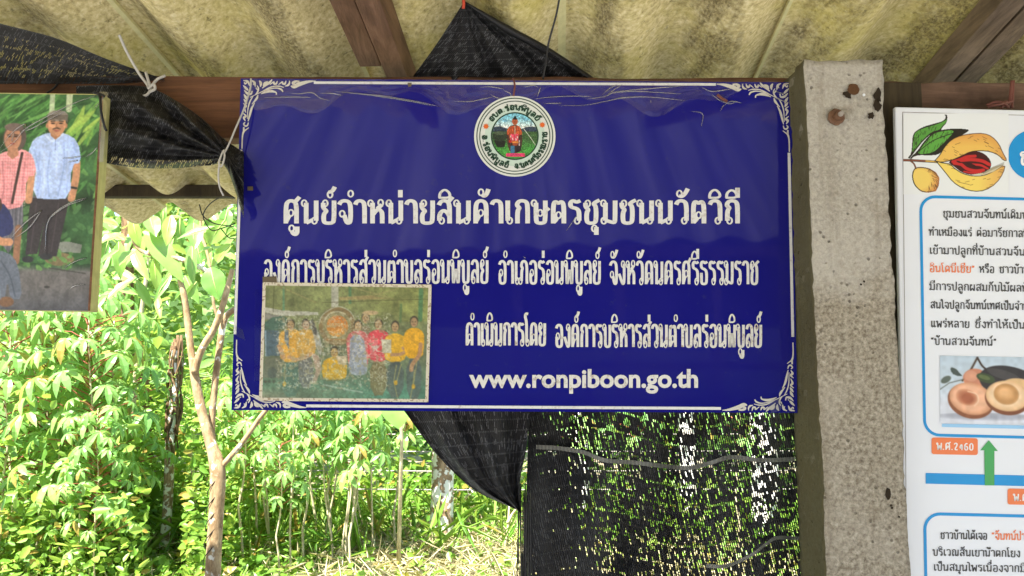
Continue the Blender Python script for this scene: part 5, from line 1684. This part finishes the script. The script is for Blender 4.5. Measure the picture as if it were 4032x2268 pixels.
cord('wire', [[(240, 308, 1.735), (215, 345, 1.735), (185, 366, 1.735)]], .0024, M['black_wire'], 'short dark wire hooked over the wooden beam above the photo board', 'wire')
cord('vine_tendril', [[(925, 780, 1.72), (880, 775, 1.75), (830, 800, 1.78), (800, 850, 1.80), (830, 905, 1.80), (870, 900, 1.80), (925, 880, 1.76)], [(785, 805, 1.80), (800, 850, 1.80), (845, 880, 1.78), (920, 892, 1.75)], [(870, 900, 1.80), (900, 935, 1.78), (922, 940, 1.75)]], .0013, M['black_wire'], 'thin dark dry tendrils curling at the left edge of the blue sign', 'tendril')
# ------------------------------------------------------------------ plants
def leaf_cloud(cent, size, norm_up=.5, seed=0, aspect=.5, fold=.15, droop=.0, rand=1.0):
    """arrays of leaves: cent (n,3), size (n,) -> verts, quads"""
    r = np.random.default_rng(seed); n = len(cent)
    d = r.normal(size=(n, 3)); d[:, 2] = d[:, 2] * .5 - droop; d /= np.linalg.norm(d, axis=1)[:, None]
    up = r.normal(size=(n, 3)) * rand; up[:, 2] += norm_up * 2; up[:, 1] -= norm_up * .8
    s_ = np.cross(d, up); s_ /= np.linalg.norm(s_, axis=1)[:, None] + 1e-9
    nn = np.cross(s_, d)
    L = size[:, None]
    base = cent - d * L * .5
    W = L * aspect * .5
    l1 = base + d * L * .3 + s_ * W * .95 + nn * W * fold * 2; r1 = base + d * L * .3 - s_ * W * .95 + nn * W * fold * 2
    l2 = base + d * L * .68 + s_ * W * .75 + nn * W * fold; r2 = base + d * L * .68 - s_ * W * .75 + nn * W * fold
    tip = base + d * L - nn * L * .08
    V = np.stack([base, l1, l2, tip, r2, r1], 1).reshape(-1, 3)
    k = (np.arange(n) * 6)[:, None]
    Q = np.concatenate([k + np.array([[0, 1, 2, 3]]), k + np.array([[0, 3, 4, 5]])], 0)
    return V, Q


LM = {}
LM['thicket'] = mat_leaf('thicket_leaf', (.10, .22, .05, 1), (.20, .38, .10, 1), (.34, .52, .17, 1), .48, .42, .02)
LM['weed'] = mat_leaf('weed_leaf', (.11, .28, .03, 1), (.21, .42, .055, 1), (.36, .52, .09, 1), .48, .42, .05)
LM['cassava'] = mat_leaf('cassava_leaf', (.17, .40, .09, 1), (.25, .50, .14, 1), (.36, .57, .14, 1), .48, .42, .03)
LM['mango'] = mat_leaf('mango_leaf', (.13, .32, .06, 1), (.22, .44, .10, 1), (.34, .52, .09, 1), .35, .3)
LM['vine'] = mat_leaf('vine_leaf', (.10, .26, .04, 1), (.18, .36, .06, 1), (.28, .45, .10, 1), .48, .42)
LM['palm'] = mat_leaf('palm_leaf', (.02, .09, .012, 1), (.035, .13, .02, 1), (.07, .19, .03, 1), .35, .35)
LM['dry'] = mat_leaf('dry_straw', (.50, .42, .24, 1), (.68, .60, .38, 1), (.80, .74, .52, 1), .2, .8)


def mat_bark(name, c1, c2, c3, lichen=.5, sc=1.0):
    m, nt, b = new_mat(name); w = NT(nt)
    v = w.coords(scale=(1, 1, .45))
    f = w.noise(v, 34 * sc, 6, .7)
    col = w.ramp(f, [(.40, c1), (.60, c2)])
    col = w.mix(w.ramp(w.noise(w.coords(), 9 * sc, 4, .6), [(.45, g(0)), (.7, g(.55))]), col, tuple(x * .6 for x in c1[:3]) + (1,))
    li = w.ramp(w.noise(w.coords(), 16 * sc, 3, .55), [(lichen, g(0)), (lichen + .05, g(.95))])
    col = w.mix(li, col, c3)
    w.l(col, b.inputs['Base Color']); b.inputs['Roughness'].default_value = .9
    b.inputs['Specular IOR Level'].default_value = .2
    w.bump(f, .6, .006, b)
    return m


BK_m = mat_bark('mango_bark', (.25, .165, .085, 1), (.46, .34, .19, 1), (.74, .72, .62, 1), .62)
BK_l = mat_bark('lichen_bark', (.20, .13, .08, 1), (.42, .30, .19, 1), (.80, .79, .74, 1), .46)
BK_p = mat_bark('pale_bark', (.45, .40, .33, 1), (.70, .67, .60, 1), (.84, .83, .80, 1), .45)
BK_s = mat_bark('pale_stem', (.40, .34, .20, 1), (.60, .54, .34, 1), (.66, .62, .5, 1), .7)
BK_d = mat_bark('dry_vine_bark', (.10, .06, .03, 1), (.24, .15, .08, 1), (.4, .36, .3, 1), .66)
PET = mat_plain('red_petiole', (.30, .08, .05), .6, .3, .3)

# mango sapling close to the eave
MY = 3.9
mango = empty('mango_tree', 'young mango tree with a forked lichen-spotted trunk left of the blue sign', 'tree', (P(830, 2268, MY).x, MY, 0))


def at_mango(mb, name, mat, smooth=True):
    o = mb.build(name, mat, mango, smooth); o.location = -Vector(mango.location); return o


def tubepx(mb, pts, seg=10, n=6):
    """pts: (px, py, Y, width in px)"""
    q = spline(pts, n)
    mb.tube([P(k[0], k[1], k[2]) for k in q], [max(k[3], 1) * .5 * k[2] / F for k in q], seg)


tr = MB()
tubepx(tr, [(822, 3200, MY, 74), (830, 2500, MY, 64), (838, 2268, MY, 58), (849, 2050, MY, 56), (858, 1900, MY, 58), (852, 1820, MY, 56), (830, 1745, MY, 42), (800, 1640, MY, 37), (775, 1530, MY, 35), (764, 1450, MY, 33), (762, 1410, MY, 30)], 14)
at_mango(tr, 'trunk', BK_m)
for pts in ([(764, 1470, MY, 28), (752, 1380, MY, 27), (738, 1260, MY, 27), (722, 1150, MY, 24), (706, 1100, MY, 18)],
            [(766, 1470, MY - .02, 28), (790, 1385, MY - .02, 28), (845, 1290, MY - .02, 27), (878, 1200, MY - .02, 25), (900, 1120, MY, 22), (915, 1060, MY, 18)],
            [(850, 1815, MY + .02, 30), (832, 1700, MY + .04, 29), (842, 1560, MY + .05, 27), (860, 1400, MY + .05, 26), (884, 1260, MY + .06, 26), (925, 1215, MY + .06, 20)],
            [(858, 1850, MY, 22), (895, 1812, MY, 22), (960, 1735, MY, 20), (1020, 1650, MY, 19), (1060, 1600, MY, 18)],
            [(860, 1255, MY, 13), (842, 1200, MY, 12), (838, 1130, MY, 11)],
            [(820, 1070, MY, 16), (740, 1030, MY, 20), (660, 1010, MY, 18), (560, 990, MY, 16), (520, 930, MY, 16), (505, 850, MY, 14)],
            [(830, 1060, MY, 12), (812, 980, MY, 12), (795, 930, MY, 12), (790, 860, MY, 11)]):
    b_ = MB(); tubepx(b_, pts); at_mango(b_, 'branch', BK_m)
vn = MB()
for k in range(5):   # twine wound round the trunk
    y0 = 1880 + k * 66
    c = P(850 - k * 4, y0 + 20, MY); rr_ = .0365 + k * .0004
    vn.tube([c + Vector((rr_ * math.sin(a), -rr_ * math.cos(a), .045 * a)) for a in [R(-95 + 190 * q / 12) for q in range(13)]], .0022, 5)
at_mango(vn, 'twine', M['black_wire'])


def big_leaf(mb, base, tip, width, nrm, n=9, wave=.04, curl=.10):
    base, tip = Vector(base), Vector(tip); d = tip - base; L = d.length; d.normalize()
    s_ = d.cross(nrm).normalized(); nn = s_.cross(d)
    b = len(mb.v)
    for i in range(n + 1):
        t = i / n
        w_ = width * .52 * (math.sin(math.pi * min(1, .03 + t * .97) ** .86) ** .92)
        if i == n: w_ = width * .01
        c = base + d * (L * t) + nn * (curl * L * (t * (1 - t)) * 2)
        ru = wave * width * math.sin(t * 17 + width * 90)
        for k, sx_ in enumerate((-1, -.5, 0, .5, 1)):
            mb.v.append(tuple(c + s_ * (w_ * sx_) + nn * (abs(sx_) * w_ * .28 + ru * sx_ * abs(sx_))))
    for i in range(n):
        for k in range(4):
            a = b + i * 5 + k; mb.f.append((a, a + 1, a + 6, a + 5))


def cr4(x, y): return (x / 1.917, 756 + y / 1.917)


lf = MB(); rib = MB()
LEAVES = [((1080, 300), (1385, 690), 190, .1), ((1290, 180), (1255, 410), 110, 0), ((1465, 235), (1468, 435), 140, .05), ((1590, 570), (1655, 815), 190, -.05), ((1745, 395), (1600, 575), 120, 0), ((1165, 500), (1200, 775), 90, .1),
          ((1290, 630), (1160, 835), 62, .05), ((930, 320), (730, 400), 110, -.05), ((900, 260), (740, 220), 80, .1), ((1030, 440), (900, 560), 150, .05), ((1455, 400), (1460, 700), 110, .1), ((1700, 210), (1580, 400), 170, .05),
          ((900, 440), (720, 580), 90, 0), ((1000, 200), (1060, 420), 110, .12), ((1130, 180), (1180, 340), 140, .1), ((1620, 260), (1330, 360), 60, -.1), ((760, 200), (910, 330), 120, .15), ((1360, 200), (1370, 420), 90, .15),
          ((1680, 480), (1790, 330), 120, .1), ((860, 340), (960, 360), 60, .0), ((1500, 470), (1600, 420), 70, .1), ((700, 300), (640, 520), 120, .1), ((1190, 780), (1215, 960), 60, .1), ((1560, 100), (1640, 240), 120, .2), ((1720, 130), (1690, 300), 110, .2)]
for (b_, t_, w_, dy) in LEAVES:
    bx, by = cr4(*b_); tx, ty = cr4(*t_)
    Yb = MY - .12 + dy + rng.uniform(-.05, .05); Yt = Yb + rng.uniform(-.10, .06)
    nr = Vector((rng.uniform(-.5, .5), -1, rng.uniform(.1, 1.1)))
    A_, B_ = P(bx, by, Yb), P(tx, ty, Yt)
    big_leaf(lf, A_, B_, w_ * .86 / 1.917 * MY / F, nr)
    d_ = (B_ - A_)
    rib.tube([A_ + Vector((0, -.003, 0)), A_ + d_ * .5 + Vector((0, -.012, .004)), B_], [.0022, .0016, .0006], 5)
for k in range(40):
    bx, by = rng.uniform(380, 930), rng.uniform(790, 1130); a = rng.uniform(.3, 2.8)
    L = rng.uniform(70, 150); Yb = MY + rng.uniform(.25, .8)
    A_, B_ = P(bx, by, Yb), P(bx + L * math.cos(a), by + L * math.sin(a), Yb + rng.uniform(-.1, .1))
    rib.tube([A_ + Vector((0, -.003, 0)), A_.lerp(B_, .5) + Vector((0, -.012, .004)), B_], [.002, .0014, .0006], 5)
    big_leaf(lf, A_, B_, L * .34 * MY / F, Vector((rng.uniform(-.6, .6), -1, rng.uniform(.1, 1.2))))
at_mango(lf, 'foliage', LM['mango'])
at_mango(rib, 'midrib', mat_plain('leaf_rib', (.45, .5, .16), .5, .3))


# cassava: palmate leaves on red stalks
def palmate(mb, hub, axis, fwd, size, r, nl=7):
    """hub: Vector; axis: leaf normal; fwd: pointing direction"""
    s_ = fwd.cross(axis).normalized(); f_ = axis.cross(s_)
    for k in range(nl):
        a = R(-135 + 270 * k / (nl - 1)) + r.uniform(-.08, .08)
        L = size * (1.0 - .34 * abs(k - (nl - 1) / 2) / ((nl - 1) / 2)) * r.uniform(.9, 1.08)
        d = f_ * math.cos(a) + s_ * math.sin(a); q = d.cross(axis).normalized()
        W = L * .165; dr = r.uniform(.45, .80)
        b = len(mb.v)
        prof = ((0, .12), (.3, .62), (.58, 1.0), (.8, .74), (1, .03))
        for t, wf in prof:
            c = hub + d * (L * t * (1 - .12 * t)) - axis * (L * dr * t * t)
            e = axis * (W * wf * .35)
            mb.v += [tuple(c - q * (W * wf) - e * 0 + e), tuple(c), tuple(c + q * (W * wf) + e)]
        for i in range(4):
            for j in (0, 1):
                a_ = b + i * 3 + j; mb.f.append((a_, a_ + 1, a_ + 4, a_ + 3))


def cassava_variant(seed, H, nleaf, spread, low, size):
    r = random.Random(seed)
    stem, pet, fol = MB(), MB(), MB()
    pts = []; x = y = 0
    n = 8
    for i in range(n + 1):
        pts.append(Vector((x, y, H * i / n))); x += r.uniform(-.03, .03); y += r.uniform(-.03, .03)
    stem.tube(pts, [.0105 - .006 * i / n for i in range(n + 1)], 7)
    for k in range(nleaf):
        t = low + (1 - low) * ((k + .5) / nleaf) ** .8
        i = min(n - 1, int(t * n)); b = pts[i].lerp(pts[i + 1], t * n - i)
        az = k * 2.4 + r.uniform(-.3, .3); L = spread * r.uniform(.6, 1.15) * (1.1 - .4 * t)
        out_ = Vector((math.cos(az), math.sin(az), 0))
        hub = b + out_ * L + Vector((0, 0, L * r.uniform(.1, .6)))
        mid = b.lerp(hub, .5) + Vector((0, 0, .03))
        pet.tube([b, mid, hub], [.0042, .0034, .0028], 5)
        ax = (Vector((0, 0, 1)) + out_ * r.uniform(.3, .9)).normalized()
        palmate(fol, hub, ax, out_, size * r.uniform(.75, 1.15), r)
    return stem.mesh('stem', True), pet.mesh('leaf_stalk', True), fol.mesh('foliage', False)


def plant_of(var, name, x, y, rz, sc, label, group):
    e = empty(name, label, 'plant', (x, y, 0), group); e.rotation_euler = (0, 0, rz); e.scale = (sc, sc, sc)
    for nm, me, mt in zip(('stem', 'leaf_stalk', 'foliage'), var, (BK_s, PET, LM['cassava'])):
        if not me.materials: me.materials.append(mt)
        o = bpy.data.objects.new(nm, me); C.objects.link(o); o.parent = e
    return e


VT = [cassava_variant(s_, 1.95, 62, .38, .26, .165) for s_ in (1, 2, 3)]
VS = [cassava_variant(s_, 1.32, 22, .24, .56, .15) for s_ in (4, 5, 6)]
lab_t = ['tall leafy cassava plant at the far left edge under the photo board', 'tall cassava with layered pale leaves below the photo board', 'tall cassava plant leaning forward left of the mango tree', 'bushy cassava plant standing nearest the dark vine-covered posts', 'cassava plant half hidden behind the front row on the left', 'cassava plant in the back row below the wooden board corner', 'low cassava plant with leaves hanging over the weeds']
for k, (px, Y, sc) in enumerate(((40, 5.3, 1.02), (190, 5.6, 1.06), (330, 5.2, .98), (455, 5.5, .92), (110, 6.2, 1.08), (300, 6.3, 1.12), (400, 5.0, .62))):
    plant_of(VT[k % 3], 'cassava_plant', P(px, 1500, Y).x, Y, k * 1.7, sc, lab_t[k], 'cassava plants on the left')
lab_s = ['slender cassava just right of the mango trunk fork', 'slender cassava with yellowing leaves under the left part of the sign', 'slender cassava under the taped group photo', 'slender cassava under the middle of the sign left of the white trunk', 'slender cassava beside the lichen-white trunk', 'slender cassava leaning towards the black net fold', 'short cassava in the weeds right of the mango trunk', 'slender cassava behind the row under the sign', 'bare-stemmed cassava near the tall stakes', 'cassava behind the black curtain near the post', 'cassava behind the middle of the black curtain', 'cassava behind the left of the black curtain']
for k, (px, Y, sc) in enumerate(((990, 5.6, 1.0), (1090, 5.9, 1.02), (1210, 5.6, .98), (1330, 6.0, 1.05), (1440, 5.8, 1.0), (1560, 6.1, 1.06), (1130, 5.3, .72), (1270, 6.4, 1.1), (1390, 5.5, .9), (2900, 5.8, 1.1), (2550, 6.2, 1.1), (2250, 6.0, 1.05))):
    plant_of(VS[k % 3], 'cassava_plant', P(px, 1500, Y).x, Y, k * 2.1, sc, lab_s[k], 'slender cassava plants below the sign')


# trunks, stakes and fence
def trunk_px(name, pts, mat, label, cat, leaves=None, parts=True):
    Y = pts[0][2]
    base = P(pts[0][0], pts[0][1], Y)
    e = empty(name, label, cat, (base.x, Y, 0))
    t = MB(); tubepx(t, pts, 12)
    o = t.build('trunk', mat, e, True); o.location = -Vector(e.location)
    if leaves:
        n, sp_, size = leaves
        c = []
        for _ in range(n):
            k = pts[rng.integers(len(pts) - 1)]; k2 = pts[min(pts.index(k) + 1, len(pts) - 1)]
            t_ = rng.random(); c.append(np.array(P(lerp(k[0], k2[0], t_), lerp(k[1], k2[1], t_), Y)) + rng.normal(size=3) * sp_)
        V, Q = leaf_cloud(np.array(c), rng.uniform(size * .6, size * 1.3, n), .5, n, .7)
        o = link('vine', fast_mesh('vine', V, Q), LM['vine'], e); o.location = -Vector(e.location)
    return e


trunk_px('tree_trunk', [(1738, 2200, 6.3, 104), (1738, 2080, 6.3, 94), (1742, 1950, 6.3, 88), (1744, 1800, 6.3, 86), (1742, 1500, 6.3, 82), (1750, 1100, 6.3, 78), (1750, 600, 6.3, 74)], BK_l, 'thick tree trunk blotched with white lichen beside the black net fold', 'tree trunk')
trunk_px('tree_trunk', [(1860, 2130, 8.0, 70), (1865, 1900, 8.0, 62), (1868, 1500, 8.0, 56), (1870, 700, 8.0, 50)], BK_l, 'paler slim trunk behind the lichen trunk near the net fold', 'tree trunk', (160, .12, .08))
for k, (px_, Y_, w_, lb) in enumerate(((2285, 7.0, 60, 'pale trunk seen through the left of the black net curtain'), (2705, 7.4, 74, 'pale trunk seen through the middle of the black net curtain'), (3005, 6.8, 110, 'broad pale trunk seen through the black net curtain beside the post'))):
    trunk_px('tree_trunk', [(px_, 2300, Y_, w_), (px_ + 8, 1900, Y_, w_ * .9), (px_ - 6, 1500, Y_, w_ * .85), (px_ + 10, 700, Y_, w_ * .7)], BK_p, lb, 'tree trunk')
fpost = trunk_px('fence_post', [(640, 2200, 6.0, 38), (660, 2000, 6.0, 36), (668, 1800, 6.0, 37), (676, 1660, 6.0, 36), (690, 1540, 6.0, 34), (684, 1440, 6.0, 30), (690, 1380, 6.0, 22)], BK_l, 'crooked lichen-spotted fence post with dry brown vine round its top left of the mango tree', 'post', (110, .07, .07))
dv = MB()
for k in range(12):
    a0 = k * 1.3; pts = []
    for q in range(14):
        t = q / 13; a = a0 + t * (2.2 + .3 * (k % 4)) * (1 if k % 2 else -1)
        c = P(lerp(694, 682, t) + 8 * math.sin(t * 9 + k), lerp(1320 + 14 * (k % 5), 1700 + 22 * (k % 6), t), 6.0)
        rr_ = .036 + .012 * math.sin(k * 2.1 + t * 7)
        pts.append(c + Vector((math.cos(a) * rr_, math.sin(a) * rr_, 0)))
    dv.tube(pts, .006 + .003 * (k % 3), 6)
o = dv.build('dry_vine', BK_d, fpost, True); o.location = -Vector(fpost.location)
trunk_px('tree_trunk', [(590, 2000, 7.4, 60), (575, 1800, 7.4, 56), (560, 1500, 7.4, 58), (500, 1250, 7.4, 56), (505, 900, 7.4, 50), (505, 500, 7.4, 44)], BK_d, 'dark vine-hung trunk standing behind the cassava on the left', 'tree trunk', (420, .16, .09))
trunk_px('stake', [(490, 2000, 6.2, 22), (505, 1850, 6.2, 20), (525, 1600, 6.2, 19), (540, 1400, 6.2, 18), (560, 1200, 6.2, 16), (585, 1030, 6.2, 14), (590, 900, 6.2, 12)], BK_s, 'tall thin leaning stem with vine left of the crooked post', 'stake', (36, .06, .08))
for k, (x0, x1, yt, yb, lab) in enumerate(((752, 758, 1780, 2240, 'thin bare stalk with a bud tip beside the mango trunk'), (765, 762, 1850, 2240, 'second thin bare stalk close against the mango trunk'), (1000, 1010, 1840, 2200, 'thin bare stalk right of the mango trunk'), (1040, 1060, 1830, 2200, 'thin pale stalk under the cassava leaves below the sign'), (30, 55, 1700, 2180, 'thin pale stem at the far left edge'), (205, 222, 1840, 2190, 'pale stem among the cassava stems on the left'), (2005, 1985, 1990, 2180, 'small forked stump at the edge of the black net'))):
    mb = MB(); Y = 5.9; tubepx(mb, [(x1, yb + 60, Y, 13), (x1, yb, Y, 12), ((x0 + x1) / 2 + 4, (yt + yb) / 2, Y, 10), (x0, yt, Y, 7)], 7)
    if k == 0: mb.tube([P(750, 1800, Y), P(748, 1785, Y), P(750, 1770, Y)], [.01, .022, .006], 7)
    if k == 6: tubepx(mb, [(1998, 2060, Y, 14), (2020, 2020, Y, 9), (2040, 1998, Y, 7)], 6)
    tag(mb.build('bare_stalk', BK_s, smooth=True), lab, 'stalk', 'bare stalks in the undergrowth')
rs = random.Random(3)
for k in range(18):
    left = k < 9
    x1 = rs.uniform(60, 520) if left else rs.uniform(980, 1520); Y = rs.uniform(5.4, 6.4)
    x0 = x1 + rs.uniform(-40, 40); yt = rs.uniform(1500, 1750) if left else rs.uniform(1640, 1850); yb = 2268
    mb = MB(); tubepx(mb, [(x1, yb + 40, Y, 9), (x1 + rs.uniform(-8, 8), lerp(yb, yt, .3), Y, 8), (x0 + rs.uniform(-8, 8), lerp(yb, yt, .7), Y, 7), (x0, yt, Y, 5)], 7)
    tag(mb.build('bare_stalk', BK_s, smooth=True), 'thin pale upright stalk among the cassava left of the mango tree' if left else 'thin pale upright stalk in the weeds under the blue sign', 'stalk', 'pale stalks left of the mango tree' if left else 'pale stalks under the blue sign')
fw = empty('wire_fence', 'rusty barbed wire fence strung behind the mango tree', 'fence', (P(800, 1700, 6.8).x, 6.8, 0))
for y0 in (1708, 1775, 1852, 1925):
    mb = MB(); mb.tube([P(-300, y0 + 6, 6.8), P(400, y0 + 2, 6.75), P(800, y0 + 4, 6.8), P(1300, y0, 6.8), P(1800, y0 + 4, 6.8), P(3300, y0, 6.8)], .005, 5)
    for k in range(60):
        c = P(-200 + k * 40, y0 + 4, 6.79); mb.tube([c + Vector((-.01, 0, .016)), c + Vector((.01, 0, -.016))], .0025, 4)
    o = mb.build('barbed_wire', M['galv'], fw); o.location = -Vector(fw.location)


# broad-leaved young palm behind the mango trunk and feathery palm frond
def blade(mb, base, tip, w_, n=8, sag=.15):
    base, tip = Vector(base), Vector(tip); d = tip - base; L = d.length
    s_ = d.normalized().cross(Vector((0, -1, .2))).normalized(); b = len(mb.v)
    for i in range(n + 1):
        t = i / n; c = base.lerp(tip, t) + Vector((0, 0, L * sag * 4 * t * (1 - t) * .5)); ww = w_ * math.sin(math.pi * (t * .9 + .08)) ** .7 * .5
        if i == n: ww *= .05
        mb.v += [tuple(c - s_ * ww + Vector((0, -.3 * ww, 0))), tuple(c), tuple(c + s_ * ww + Vector((0, -.3 * ww, 0)))]
    for i in range(n):
        for j in (0, 1):
            a = b + i * 3 + j; mb.f.append((a, a + 1, a + 4, a + 3))


mb = MB()
for bx, by, tx, ty, w_ in ((535, 2010, 480, 1840, .10), (545, 1990, 520, 1805, .13), (550, 1990, 640, 1850, .09), (545, 2000, 470, 1900, .1), (560, 2000, 690, 1900, .08), (550, 1990, 590, 1830, .1)):
    blade(mb, P(bx, by, 6.3), P(tx, ty, 6.2), w_)
sp2 = tag(mb.build('young_palm', LM['palm'], smooth=True), 'small dark palm seedling with broad folded blades left of the crooked post', 'plant')
mb = MB(); st_ = MB()
for k in range(9):
    a0 = R(200 - k * 27); hub = P(960, 1720, 6.4)
    tipv = hub + Vector((math.cos(a0) * .62, -.05, abs(math.sin(a0)) * .55 - .05 + .1))
    st_.tube([hub - Vector((0, 0, .5)), hub, tipv], [.01, .006, .002], 5)
    for t in [q / 22 for q in range(2, 22)]:
        c = hub.lerp(tipv, t) + Vector((0, 0, .09 * math.sin(t * 3.1)))
        dr = (tipv - hub).normalized()
        for sg in (-1, 1):
            sd_ = Vector((-dr.z, 0, dr.x)) * sg
            blade(mb, c, c + (dr * .6 + sd_ * .8 + Vector((0, 0, -.25))).normalized() * (.17 * (1 - t * .5)), .012, 3, .03)
fp = empty('feather_palm', 'young feather-leaved palm half hidden behind the lower left sign corner', 'palm', (P(960, 1720, 6.4).x, 6.4, 0))
o = mb.build('frond', LM['weed'], fp); o.location = -Vector(fp.location)
o = st_.build('frond_stalk', BK_s, fp); o.location = -Vector(fp.location)
mb = MB(); st_ = MB()
bnn = P(1560, 1560, 5.2)
big_leaf(mb, P(1555, 1560, 5.2), P(1570, 1690, 5.15), .20, Vector((.2, -1, .4)), 10, .02)
big_leaf(mb, P(1500, 1560, 5.25), P(1480, 1650, 5.2), .14, Vector((-.3, -1, .2)), 10, .02)
st_.tube([(bnn.x, 5.4, 0), (bnn.x + .02, 5.35, 1.0), (bnn.x, 5.22, 1.45)], [.016, .012, .008], 8)
bn = empty('banana_plant', 'young broad-leaved plant with a ribbed yellow-green leaf just below the sign', 'plant', (bnn.x, 5.4, 0))
for m_, nm, mt in ((mb, 'foliage', LM['mango']), (st_, 'stem', BK_s)):
    o = m_.build(nm, mt, bn, True); o.location = -Vector(bn.location)

# thicket: far mass of leaves
def clear(c):
    """keep the ground in front of the white trunk, the crooked post and the straw patch open"""
    x, y, z = c[:, 0], c[:, 1], c[:, 2]
    k = np.ones(len(c), bool)
    for tx, ty, hw, z0 in ((-.57, 6.3, .22, .05), (-2.62, 6.0, .13, .12), (-2.75, 6.2, .08, .3)):
        t = y / ty
        k &= ~((y < ty + .1) & (np.abs(x / t - tx) < hw) & (z > z0) & (z < 1.9))
    k &= ~((x > -1.9) & (y < 7.6) & (z > .1 + .35 * np.clip((y - 6.3), 0, 2)) & (z < 1.2))
    return c[k]


def thicket(name, n, x0, x1, y0, y1, zmax, size, seed, mat, zmin=0, floor=.0):
    r = np.random.default_rng(seed)
    nc = n // 90
    cc = np.stack([r.uniform(x0, x1, nc), r.uniform(y0, y1, nc), zmin + (zmax - zmin) * r.random(nc) ** .9], 1)
    k = r.integers(0, nc, n)
    c = cc[k] + r.normal(size=(n, 3)) * np.array([.42, .35, .38])
    c[:, 2] = np.abs(c[:, 2]) + .02
    c = clear(c)
    V, Q = leaf_cloud(c, r.uniform(size[0], size[1], len(c)), .55, seed + 1, .5)
    return tag(link(name, fast_mesh(name, V, Q), mat), kind='stuff')


thicket('thicket', 26000, -8, 8, 7.4, 9.5, 3.8, (.08, .20), 1, LM['thicket'])
thicket('thicket', 16000, -12, 12, 9.5, 12.5, 7.5, (.14, .34), 2, LM['thicket'], .5)
thicket('undergrowth', 15000, -6, 5.5, 6.3, 7.8, 1.15, (.05, .13), 3, LM['weed'])
thicket('undergrowth', 20000, -4.6, -1.2, 5.0, 7.2, .5, (.04, .10), 4, LM['weed'])
thicket('added_woodland', 9000, -22, 22, -20, -16, 8, (.5, 1.0), 8, LM['thicket'])  # added trees behind the camera, unseen, darken what the sign reflects
# the open shed across the yard, which the glossy sign mirrors
sh = empty('market_shed', 'open timber market shed across the yard mirrored in the blue sign', 'shed', (0, -9, 0))


def shed_part(mb, name, mat):
    o = mb.build(name, mat, sh); o.location = -Vector(sh.location)


mb = MB(); mb.box(-12, 12, -11.62, -11.5, 0, 1.35); shed_part(mb, 'added_low_wall', mat_plain('added_pale_wall', (.5, .48, .45), .9, .2, .2, 2))  # added pale wall, out of view, lightens the sign's lower reflection
for k in range(-7, 8):
    mb = MB(); x = k * 1.5 + .2 * math.sin(k * 3); mb.box(x, x + .13, -8.1, -7.97, 0, 2.6 + .03 * k); shed_part(mb, 'post', M['greywood'])
mb = MB(); mb.box(-12, 12, -8.0, -7.9, 2.45, 2.62); mb.box(-12, 12, -9.6, -9.5, 3.1, 3.25); shed_part(mb, 'beam', M['greywood'])
mb = MB(); nu_ = 240
mb.quadgrid([(-12.5 + 25 * i / (nu_ - 1), -7.3 - 4.6 * j / 9, 2.55 + 3.6 * j / 9 + .05 * math.sin(i * .9) + .1 * math.sin(i * .05)) for j in range(10) for i in range(nu_)], nu_, 10)
rm, rnt, rb = new_mat('streaked_roofing'); w = NT(rnt)
w.l(w.ramp(w.noise(w.coords(scale=(3.2, .12, .12)), 1.0, 4, .7), [(.35, (.03, .028, .03, 1)), (.5, (.08, .075, .08, 1)), (.7, (.22, .20, .21, 1))]), rb.inputs['Base Color']); rb.inputs['Roughness'].default_value = .9
shed_part(mb, 'roof', rm)
mb = MB(); mb.box(-12, 12, -11.75, -11.65, 0, 5.6); shed_part(mb, 'wall', mat_plain('shaded_boards', (.06, .05, .045), .9, .2, .5, 4))
mb = MB(); mb.box(-5.5, -1.5, -9.4, -8.6, .72, .80); mb.box(1.0, 5.0, -9.6, -8.8, .72, .80)
for x in (-5.3, -1.7, 1.2, 4.8): mb.box(x, x + .08, -9.2, -9.1, 0, .72)
shed_part(mb, 'stall_table', M['greywood'])
# low weeds and dry straw on the ground
r = np.random.default_rng(9)
n = 13000
c = np.stack([r.normal(-1.6, 1.7, n), r.uniform(4.9, 8.0, n), np.abs(r.normal(size=n)) * .07 + .02], 1)
V, Q = leaf_cloud(c, r.uniform(.04, .10, n), .8, 10, .6)
tag(link('weeds', fast_mesh('weeds', V, Q), LM['weed']), kind='stuff')
n = 22000
c = np.stack([np.abs(r.normal(0, 1.4, n)) * np.where(r.random(n) < .12, -1.2, 1) - 1.25, r.uniform(5.0, 8.0, n), np.abs(r.normal(size=n)) * .06 + .02], 1)
V, Q = leaf_cloud(c, r.uniform(.10, .36, n), .9, 12, .026, .1)
tag(link('dry_grass', fast_mesh('dry_grass', V, Q), LM['dry']), kind='stuff')
n = 1600
c = np.stack([r.uniform(-4, 3, n), r.uniform(5.6, 7.8, n), r.uniform(.05, .35, n)], 1)
V, Q = leaf_cloud(c, r.uniform(.25, .6, n), .2, 14, .03, .1, -.9)
tag(link('grass', fast_mesh('grass', V, Q), LM['weed']), kind='stuff')
